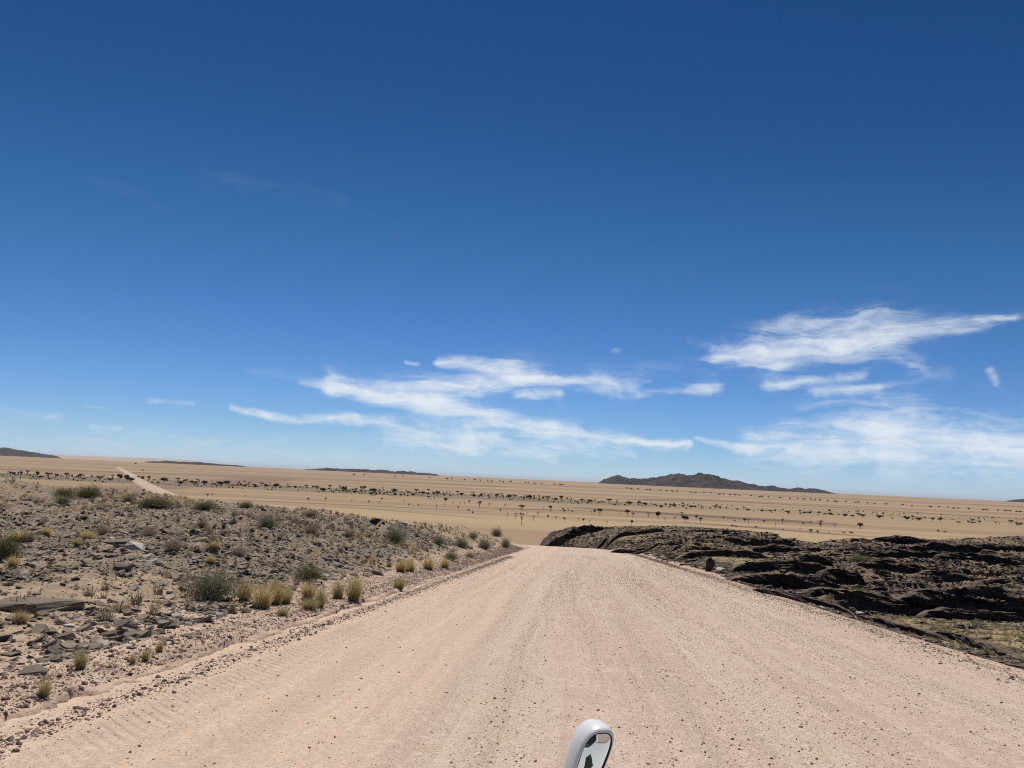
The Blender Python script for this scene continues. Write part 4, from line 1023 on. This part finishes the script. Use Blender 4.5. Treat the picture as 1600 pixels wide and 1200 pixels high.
ACA = {k: [acacia(900+i*13+j*101, k) for i in range(2)] for j, k in enumerate(('umbrella', 'round', 'tall', 'bush', 'sparse'))}
def tree(px, pyb, wpx, hpx, kind, label, group=None, k=0, near=True):
    P, D = place_plain(px, pyb)
    T, Cc = ACA[kind][k % 2]
    zm = {'umbrella': .88, 'round': .92, 'tall': .95, 'bush': .82, 'sparse': .9}[kind]
    wd = wpx/F_PX*D; ht = hpx/F_PX*D/zm
    wm = .56 if kind == 'tall' else 1.15
    r_ = empty('acacia_tree', P, label, 'tree', group)
    r_.scale = (wd/wm*1.05, wd/wm*1.05, ht); r_.rotation_euler = (0, 0, random.uniform(0, 6.28))
    for nm, me in (('trunk', T), ('crown', Cc)):
        o = bpy.data.objects.new(nm, me); COL.objects.link(o); o.parent = r_
    return r_
def zrow(ox, oy, s): return [(ox+t[0]/8, oy+t[1]/8)+tuple(t[2:]) for t in s]
U, Rn, T_, B, S = 'umbrella', 'round', 'tall', 'bush', 'sparse'
ROW = zrow(0, 690, [(95, 400, 4, 5, S), (125, 405, 5, 6, T_), (170, 402, 5, 5, B), (255, 425, 4, 11, T_), (340, 395, 4, 7, T_), (465, 410, 6, 7, Rn), (520, 440, 6, 3, B), (600, 422, 10, 7, U), (695, 440, 5, 8, T_), (830, 425, 7, 7, U), (1000, 435, 6, 7, Rn), (1050, 466, 5, 3, B), (1140, 445, 5, 5, S), (1245, 458, 11, 6, U), (1300, 440, 4, 4, S), (1385, 472, 7, 5, B), (1405, 436, 4, 5, T_), (1495, 455, 9, 10, Rn), (1580, 458, 8, 9, Rn)]) \
    + zrow(200, 690, [(30, 473, 10, 7, B), (130, 440, 5, 3, B), (178, 466, 5, 7, Rn), (260, 468, 6, 8, U), (300, 510, 4, 3, B), (450, 488, 11, 8, Rn), (375, 515, 4, 4, B), (620, 484, 5, 7, T_), (655, 512, 9, 6, B), (720, 500, 8, 6, U), (790, 500, 8, 4, B), (840, 512, 6, 5, B), (868, 482, 5, 3, U), (955, 520, 10, 7, Rn), (1050, 515, 4, 6, S), (1160, 522, 11, 7, B), (1235, 520, 10, 7, Rn), (1110, 548, 5, 3, B), (1385, 522, 4, 6, T_), (1455, 506, 4, 4, U), (1455, 550, 8, 3, B), (1515, 520, 3, 4, T_), (1585, 545, 6, 5, B)]) \
    + zrow(400, 740, [(70, 135, 8, 5, U), (125, 155, 8, 6, Rn), (175, 130, 4, 4, T_), (245, 158, 11, 8, Rn), (390, 150, 4, 4, T_), (490, 168, 6, 5, B), (530, 212, 2, 4, T_), (580, 185, 6, 5, S), (630, 166, 5, 6, T_), (710, 160, 6, 3, B), (760, 188, 9, 8, U), (835, 200, 10, 7, B), (920, 170, 7, 6, U), (1045, 176, 5, 7, S), (1098, 196, 11, 9, Rn), (1245, 208, 6, 7, T_), (1320, 206, 6, 13, T_), (1358, 184, 5, 8, U), (1465, 232, 14, 11, U), (1580, 192, 5, 6, S)]) \
    + zrow(600, 740, [(130, 228, 12, 9, U), (300, 240, 5, 5, Rn), (402, 226, 6, 9, T_), (115, 275, 4, 6, S), (208, 275, 6, 5, U), (488, 246, 7, 6, Rn), (555, 210, 6, 5, U), (545, 250, 6, 4, B), (668, 246, 9, 7, Rn), (755, 265, 6, 3, B), (820, 255, 5, 6, S), (918, 238, 5, 6, U), (966, 263, 7, 6, Rn), (1110, 255, 9, 7, S), (1128, 276, 7, 5, B), (1212, 275, 6, 7, Rn), (1240, 247, 4, 4, S), (1305, 272, 5, 4, B), (1350, 265, 5, 5, S), (1410, 280, 6, 8, U), (1465, 268, 6, 6, S), (1565, 290, 7, 7, Rn)]) \
    + zrow(800, 740, [(20, 282, 5, 5, U), (65, 282, 4, 5, S), (160, 290, 4, 6, S), (218, 298, 8, 8, Rn), (275, 296, 4, 6, U), (335, 305, 3, 9, T_), (345, 322, 4, 3, B), (388, 312, 5, 7, U), (448, 308, 11, 6, U), (548, 320, 6, 6, B), (612, 312, 7, 9, U), (735, 325, 8, 5, S), (872, 342, 9, 6, U), (910, 358, 3, 6, S), (975, 340, 10, 5, B), (1036, 338, 4, 4, U), (1212, 345, 10, 7, U), (1305, 355, 6, 7, S), (1468, 365, 13, 5, B), (1585, 366, 6, 6, Rn)]) \
    + zrow(1000, 740, [(5, 375, 4, 4, U), (65, 378, 8, 5, B), (140, 380, 6, 4, S), (190, 385, 6, 3, B), (262, 410, 6, 5, B), (380, 395, 6, 5, U), (430, 398, 8, 5, B), (540, 405, 6, 4, B), (635, 411, 7, 4, B), (685, 411, 6, 4, B), (735, 402, 4, 5, S), (775, 422, 5, 3, B), (878, 430, 4, 3, B), (945, 420, 9, 6, U), (1000, 430, 4, 3, B), (1078, 434, 3, 4, Rn), (1215, 445, 5, 3, B), (1298, 440, 5, 7, S), (1352, 452, 8, 3, B), (1525, 463, 6, 3, B), (1580, 467, 3, 2, B)]) \
    + zrow(1200, 740, [(30, 465, 6, 3, B), (240, 475, 8, 3, B), (460, 486, 9, 3, B), (525, 487, 6, 4, B), (637, 492, 6, 4, Rn), (718, 504, 4, 3, B), (775, 504, 7, 4, B), (968, 517, 7, 4, B), (1056, 527, 6, 3, B), (1125, 515, 6, 5, U), (1182, 524, 8, 5, B), (1395, 538, 10, 5, B), (1555, 557, 4, 2, B)]) \
    + zrow(1400, 740, [(135, 557, 9, 6, B), (210, 545, 5, 4, U), (212, 570, 4, 2, B), (285, 568, 10, 5, B), (455, 576, 8, 5, U), (556, 580, 6, 6, Rn), (785, 607, 8, 2, B), (905, 608, 4, 4, Rn), (962, 588, 6, 4, U), (960, 612, 7, 3, B), (1045, 608, 4, 4, Rn), (1250, 618, 7, 4, S), (1440, 615, 7, 6, U), (1540, 635, 9, 4, B)])
SEG = [(178, 'left of the far road'), (300, 'close to the far road'), (560, 'beyond the left bank brow'), (800, 'left of the road end'), (1000, 'beyond the road end'), (1300, 'below the rocky hill'), (1700, 'beyond the skyline cliff band')]
KW = {U: 'flat topped', Rn: 'round crowned', T_: 'tall thin', B: 'low bushy', S: 'sparse bare'}
for i, (px, py, wv, hv, kd) in enumerate(ROW):
    seg = next(s_ for lim, s_ in SEG if px < lim)
    tree(px, py+hv*.5, wv, hv, kd, f'{KW[kd]} dark tree in the dry riverbed line {seg}', f'{KW[kd]} riverbed trees {seg}', i)
NEAR = zrow(0, 690, [(1378, 615, 5, 8, S)]) + zrow(200, 690, [(195, 608, 5, 4, B), (990, 675, 5, 5, U), (1055, 670, 4, 6, S), (1470, 685, 3, 4, S)]) \
    + zrow(400, 740, [(650, 325, 4, 5, U), (870, 325, 3, 7, T_), (1195, 345, 4, 5, S), (1410, 360, 3, 6, T_), (1540, 365, 4, 6, S), (1568, 322, 5, 5, U)]) \
    + zrow(600, 740, [(555, 298, 4, 5, Rn), (578, 325, 3, 4, S), (630, 320, 2, 6, T_), (770, 330, 6, 7, Rn), (1065, 356, 4, 6, U), (1190, 385, 6, 10, T_), (1205, 362, 5, 5, U), (1316, 390, 3, 5, T_), (925, 430, 3, 6, T_), (860, 380, 2, 5, T_), (950, 372, 2, 4, T_), (1008, 370, 2, 4, T_), (1512, 410, 4, 8, S), (1455, 460, 3, 6, T_), (1058, 460, 4, 4, U), (1108, 485, 3, 4, B), (312, 383, 4, 3, B), (430, 395, 3, 5, T_), (657, 420, 2, 7, T_), (755, 395, 4, 5, S), (1545, 525, 4, 9, S), (250, 352, 2, 5, T_)]) \
    + zrow(800, 740, [(120, 422, 11, 8, U), (482, 440, 8, 9, U), (395, 440, 3, 5, S), (633, 450, 3, 6, T_), (656, 460, 4, 5, B), (703, 460, 5, 6, S), (752, 470, 4, 3, B), (1032, 475, 5, 6, Rn), (990, 492, 4, 5, S), (1098, 482, 10, 10, U), (1440, 492, 8, 11, U), (1512, 520, 4, 8, T_), (1340, 505, 3, 4, S), (45, 525, 8, 9, S), (118, 560, 10, 17, S), (185, 500, 3, 5, S), (268, 560, 6, 8, S), (322, 505, 7, 7, S), (450, 540, 4, 6, Rn), (548, 555, 4, 5, U), (653, 570, 4, 6, Rn), (830, 582, 3, 6, S), (892, 585, 4, 7, Rn), (972, 600, 4, 5, S), (1185, 615, 4, 6, S), (1496, 622, 6, 9, U)]) \
    + zrow(1000, 740, [(105, 515, 8, 7, S), (225, 520, 8, 11, Rn), (435, 547, 5, 2, B), (310, 576, 5, 6, S), (520, 515, 9, 8, S), (563, 566, 12, 10, Rn), (705, 537, 6, 5, B), (755, 585, 7, 8, U), (1045, 560, 6, 6, S), (1308, 583, 5, 6, Rn), (1357, 605, 6, 9, S), (1155, 650, 4, 3, B), (1196, 657, 4, 3, B), (1450, 665, 6, 2, B), (1185, 590, 4, 2, B), (1550, 595, 5, 3, B)]) \
    + zrow(1200, 740, [(95, 645, 3, 6, S), (187, 695, 3, 2, B), (400, 693, 2, 4, T_), (535, 728, 6, 7, U), (620, 735, 4, 6, U), (760, 752, 3, 6, S), (530, 615, 6, 5, S), (660, 610, 7, 5, U), (655, 645, 4, 6, Rn), (835, 655, 6, 7, S), (1155, 655, 9, 8, Rn), (945, 733, 7, 2, B), (1040, 735, 7, 3, B), (440, 622, 3, 4, B), (180, 600, 3, 9, T_)]) \
    + zrow(1400, 740, [(530, 717, 4, 3, B), (610, 727, 6, 2, B)])
UNIQ = {(815, 792.75): 'broad flat topped tree standing alone above the road end', (860.25, 795): 'dark umbrella tree right of the broad flat topped one', (937.25, 800.25): 'dark umbrella tree above the black ridge behind the road', (980, 801.5): 'tall trunked umbrella tree above the right ridge', (814.75, 810): 'tallest spreading sparse tree just beyond the road end', (840.25, 803.125): 'open Y shaped tree on the yellow grass beyond the road end', (1028.125, 805): 'vase shaped dark tree above the rounded ridge', (1070.375, 810.75): 'largest round dark tree above the rounded ridge', (1065, 804.375): 'bare forked tree behind the largest round dark tree', (1094.375, 813.125): 'small umbrella tree right of the largest round dark tree', (1344.375, 821.875): 'bushy dark tree alone left of the skyline cliff', (1266.875, 831): 'dark flat topped tree just above the skyline saddle', (748.75, 788.125): 'tall dark leaning tree on the plain left of the road end', (696.25, 781.25): 'round dark tree in front of the riverbed line', (793.125, 805.625): 'thin tall tree at the near edge of the plain', (833.5, 810): 'sparse tree on the yellow patch beyond the road end', (1169.625, 815.625): 'open branched tree in front of the brown drainage line', (987, 817.75): 'little umbrella tree right behind the dark ridge top', (1282.5, 816.25): 'umbrella tree with another close below it'}
for i, (px, py, wv, hv, kd) in enumerate(NEAR):
    lab = UNIQ.get((px, py)); seg = next(s_ for lim, s_ in SEG if px < lim)
    tree(px, py+hv*.5, wv, hv, kd, lab or f'scattered {KW[kd]} tree on open grass {seg}', None if lab else f'scattered {KW[kd]} trees {seg}', i)
FARR = zrow(600, 740, [(140, 33), (235, 30), (570, 48), (790, 62), (845, 62), (1005, 75), (1135, 78), (1205, 82), (1295, 85), (1345, 92), (1450, 95), (1490, 100), (1585, 102)]) + zrow(800, 740, [(170, 113), (205, 115), (285, 120), (370, 125), (530, 132), (600, 137), (628, 138), (1440, 183), (1490, 185), (1575, 190)]) \
    + zrow(1000, 740, [(85, 198), (125, 200), (255, 208), (335, 217), (405, 217), (465, 220), (635, 230), (690, 238), (800, 238), (885, 242), (990, 257), (1043, 257), (1125, 262), (1190, 266), (1240, 270), (1390, 278), (1500, 287), (1530, 287)]) \
    + zrow(1200, 740, [(5, 290), (150, 300), (275, 310), (370, 312), (445, 318), (535, 322), (590, 325), (650, 330), (748, 340), (830, 345), (858, 347), (975, 350), (1090, 358), (1130, 358), (1245, 367), (1330, 375), (1475, 380)]) + zrow(1400, 740, [(85, 390), (200, 405), (430, 415), (540, 415), (650, 422), (720, 433), (780, 436), (910, 440), (1095, 453), (1140, 453), (1275, 460), (1370, 462), (1425, 470), (1510, 475), (1555, 478)]) + [(212, 724), (223, 735), (553, 741.5), (569, 742.5)]
for i, (px, py) in enumerate(FARR):
    seg = next(s_ for lim, s_ in SEG if px < lim)
    tree(px, py+1.4, 3.6+1.4*(i % 3 == 0), 2.6, B if i % 2 else Rn, f'tiny dark tree in the farthest row {seg}', f'farthest row of trees {seg}', i)

dpt = rng.uniform(690, 930, 2600)+rng.normal(0, 8, 2600); lt = rng.uniform(-620, 620, 2600)
ok = rng.random(2600) < sm(-.25, .3, fbm(lt*.02, dpt*.03, 160, 3))*np.where(lt > 150, .45, 1)
lt, dpt = lt[ok], dpt[ok]
field('riverbed_scrub', np.stack([HF[0]*dpt+HF[1]*lt, HF[1]*dpt-HF[0]*lt, np.full(len(dpt), PLAIN_Z+.1)], 1), .8+1.6*rng.random(len(dpt))**2, M_TREE, 60, 161, .10, .6)

# ------------------------------------------------------------------ the vehicle under the camera: only its wing mirror reaches into view
def m_white(nt, b):
    n = nt.noise(nt.pos(), 30, 3); return nt.mix(n, (.66, .655, .64), (.74, .735, .72))
M_WHITE = material('white_paint', m_white, .35, .5)
M_BLACK = material('black_rubber', lambda nt, b: nt.mix(nt.noise(nt.pos(), 40, 2), (.012, .012, .013), (.025, .025, .026)), .6, .4)
def m_dglass(nt, b): return nt.mix(nt.noise(nt.pos(), 3, 2), (.012, .016, .018), (.02, .025, .028))
M_SCREEN = material('dark_screen_glass', m_dglass, .08, .5)
def m_mirror(nt, b):
    b.inputs['Metallic'].default_value = 1.0
    return nt.mix(nt.noise(nt.pos(), 60, 2), (.56, .60, .60), (.61, .64, .64))
M_MIRROR = material('silvered_glass', m_mirror, .04)
VX = .46                                           # vehicle centre line
truck = empty('truck', (VX, 1.0, road_z(0, 1.0)), 'white off road truck carrying the camera, only its rounded wing mirror showing above the road', 'truck')
def tmesh(name, bm, mat, parent, smooth=True, bev=None):
    if bev: bmesh.ops.bevel(bm, geom=list(bm.edges), offset=bev, segments=3, affect='EDGES', profile=.6)
    me = bpy.data.meshes.new(name); bm.to_mesh(me); bm.free(); me.materials.append(mat)
    me.polygons.foreach_set('use_smooth', np.full(len(me.polygons), smooth))
    o = bpy.data.objects.new(name, me); COL.objects.link(o); o.parent = parent
    return o
def prism(pts, x0, x1):
    bm = bmesh.new(); a = [bm.verts.new((x0, y_, z_)) for y_, z_ in pts]; c = [bm.verts.new((x1, y_, z_)) for y_, z_ in pts]
    n = len(pts); bm.faces.new(a); bm.faces.new(c[::-1])
    for i in range(n): bm.faces.new((a[i], c[i], c[(i+1) % n], a[(i+1) % n]))
    bmesh.ops.recalc_face_normals(bm, faces=bm.faces); return bm
g0 = 1.0   # local y of the Empty in world
zz0 = -road_z(0, 1.0)
def yz(l): return [(y_-g0, z_+float(zz0)) for y_, z_ in l]
tmesh('body', prism(yz([(-2.2, .45), (2.62, .45), (2.68, .78), (.95, .94), (.86, 1.0), (.34, 1.56), (-2.2, 1.58)]), -.86, .86), M_WHITE, truck, bev=.05)
tmesh('bonnet', prism(yz([(.98, .90), (2.58, .75), (2.58, .80), (2.40, .865), (.98, 1.0)]), -.66, .66), M_WHITE, truck, bev=.02)
tmesh('windscreen', prism(yz([(.875, 1.02), (.365, 1.545), (.36, 1.53), (.86, 1.0)]), -.74, .74), M_SCREEN, truck, bev=.002)
for gx in (-.64, .61): tmesh('bonnet_gap', prism(yz([(1.0, 1.0005), (2.38, .8695), (2.38, .8725), (1.0, 1.0035)]), gx, gx+.028), M_BLACK, truck, False)
tmesh('added_scoop', prism(yz([(1.55, .952), (2.0, .908), (2.0, .925), (1.85, .965), (1.55, .975)]), -.36, -.02), M_BLACK, truck, bev=.012)  # scoop added out of view so the mirror reflects a dark shape
for wx in (-.1, .5): tmesh('wiper', prism(yz([(.885, 1.03), (.86, 1.055), (.85, 1.04), (.87, 1.015)]), wx-.42, wx+.05), M_BLACK, truck, False)
for sx in (-1, 1):
    for wy in (2.05, -1.5):
        bm = bmesh.new()
        bmesh.ops.create_cone(bm, cap_ends=True, segments=32, radius1=.38, radius2=.38, depth=.25, matrix=Matrix.Translation((sx*.76, wy-g0, .38+zz0-SL*wy)) @ Matrix.Rotation(math.pi/2, 4, 'Y'))
        wh = tmesh('wheel', bm, M_BLACK, truck, True, .03)
        bm = bmesh.new()
        bmesh.ops.create_cone(bm, cap_ends=True, segments=24, radius1=.2, radius2=.17, depth=.03, matrix=Matrix.Translation((sx*.895, wy-g0, .38+zz0-SL*wy)) @ Matrix.Rotation(sx*math.pi/2, 4, 'Y'))
        tmesh('rim', bm, M_WHITE, wh, True, .006)
# wing mirror, built about its own centre then set on the wing
MD = 2.25
d = ray(921, 1199); mc = CAM + d*(MD/np.dot(d, Fv))
def superell(n, a, bz, p=2.6):
    t = np.linspace(0, 2*math.pi, n, endpoint=False); c, s = np.cos(t), np.sin(t)
    return np.stack([a*np.sign(c)*np.abs(c)**(2/p), bz*np.sign(s)*np.abs(s)**(2/p)], 1)
px_ = MD/F_PX
NS = 56
def ring(a, bz, yy_, p=2.8, dx=0., dz=0., top=0.):
    e = superell(NS, a, bz, p)
    xx_ = e[:, 0]*(1+.16*e[:, 1]/bz) ; zz_ = e[:, 1]
    return np.stack([xx_+dx+.31*zz_, np.full(NS, yy_)+top*zz_, zz_+dz], 1)
wA, hA = 26*px_, 60*px_
rings = [ring(wA*.84, hA*.885, .002, 3.0), ring(wA*.89, hA*.92, -.007, 3.0), ring(wA*.96, hA*.97, -.004, 3.0), ring(wA*1.0, hA*1.0, .012, 2.9), ring(wA*1.02, hA*1.01, .035, 2.7), ring(wA*.98, hA*.985, .062, 2.5), ring(wA*.85, hA*.90, .090, 2.4), ring(wA*.6, hA*.7, .108, 2.3), ring(wA*.25, hA*.35, .116, 2.2)]
V = np.concatenate(rings+[np.array([[0, .117, 0]])])
fq = grid_faces(len(rings), NS, True); last = (len(rings)-1)*NS
ft = np.array([[last+i, last+(i+1) % NS, len(V)-1] for i in range(NS)])
mrot = Matrix.Rotation(math.radians(20), 4, 'Z') @ Matrix.Rotation(math.radians(6.5), 4, 'X')
mob = bpy.data.objects.new('wing_mirror', mk('wing_mirror', V, [fq[:, ::-1].copy(), ft[:, ::-1].copy()], M_WHITE, smooth=True, link=False)); COL.objects.link(mob)
mob.parent = truck; mob.matrix_local = Matrix.Translation(Vector(mc) - truck.location) @ mrot
# convex glass
gl = [ring(wA*.84*k, hA*.885*k, .0-.012*(1-k*k)-.003, 3.0) for k in (1, .8, .6, .4, .2)]
V = np.concatenate(gl+[np.array([[0, -.015, 0]])]); last = 4*NS
gob = bpy.data.objects.new('mirror_glass', mk('mirror_glass', V, [grid_faces(5, NS, True)[:, ::-1].copy(), np.array([[last+(i+1) % NS, last+i, len(V)-1] for i in range(NS)])], M_MIRROR, smooth=True, link=False)); COL.objects.link(gob); gob.parent = mob
rr_ = [ring(wA*.84, hA*.885, -.002, 3.0), ring(wA*.862, hA*.90, -.0068, 3.0), ring(wA*.83, hA*.878, -.0045, 3.0)]
rob = bpy.data.objects.new('mirror_seal', mk('mirror_seal', np.concatenate(rr_), grid_faces(3, NS, True), M_BLACK, smooth=True, link=False)); COL.objects.link(rob); rob.parent = mob
V, fs, t = tube([(-.005, .03, -hA*.95), (-.03, .035, -hA*1.3), (-.02, .06, -hA*1.9)], [.022, .02, .026], 12)
sob = bpy.data.objects.new('mirror_stem', mk('mirror_stem', V, fs, M_BLACK, {'tint': t}, smooth=True, link=False)); COL.objects.link(sob); sob.parent = mob

# ------------------------------------------------------------------ dry air over the plain
hm = bpy.data.materials.new('haze_air'); hm.use_nodes = True
hn = hm.node_tree.nodes; hn.remove(hn['Principled BSDF'])
pv = hn.new('ShaderNodeVolumePrincipled'); pv.inputs['Color'].default_value = (.86, .92, 1.0, 1); pv.inputs['Density'].default_value = 1.2e-5
pv.inputs['Anisotropy'].default_value = .0
hm.node_tree.links.new(pv.outputs[0], [n for n in hn if n.type == 'OUTPUT_MATERIAL'][0].inputs['Volume'])
bm = bmesh.new(); bmesh.ops.create_cube(bm, size=1.0, matrix=Matrix.Translation((0, 0, 60)) @ Matrix.Diagonal((124000, 124000, 190, 1)))
me = bpy.data.meshes.new('haze'); bm.to_mesh(me); bm.free(); me.materials.append(hm)
tag(bpy.data.objects.new('haze', me), kind='stuff'); COL.objects.link(bpy.data.objects['haze'])
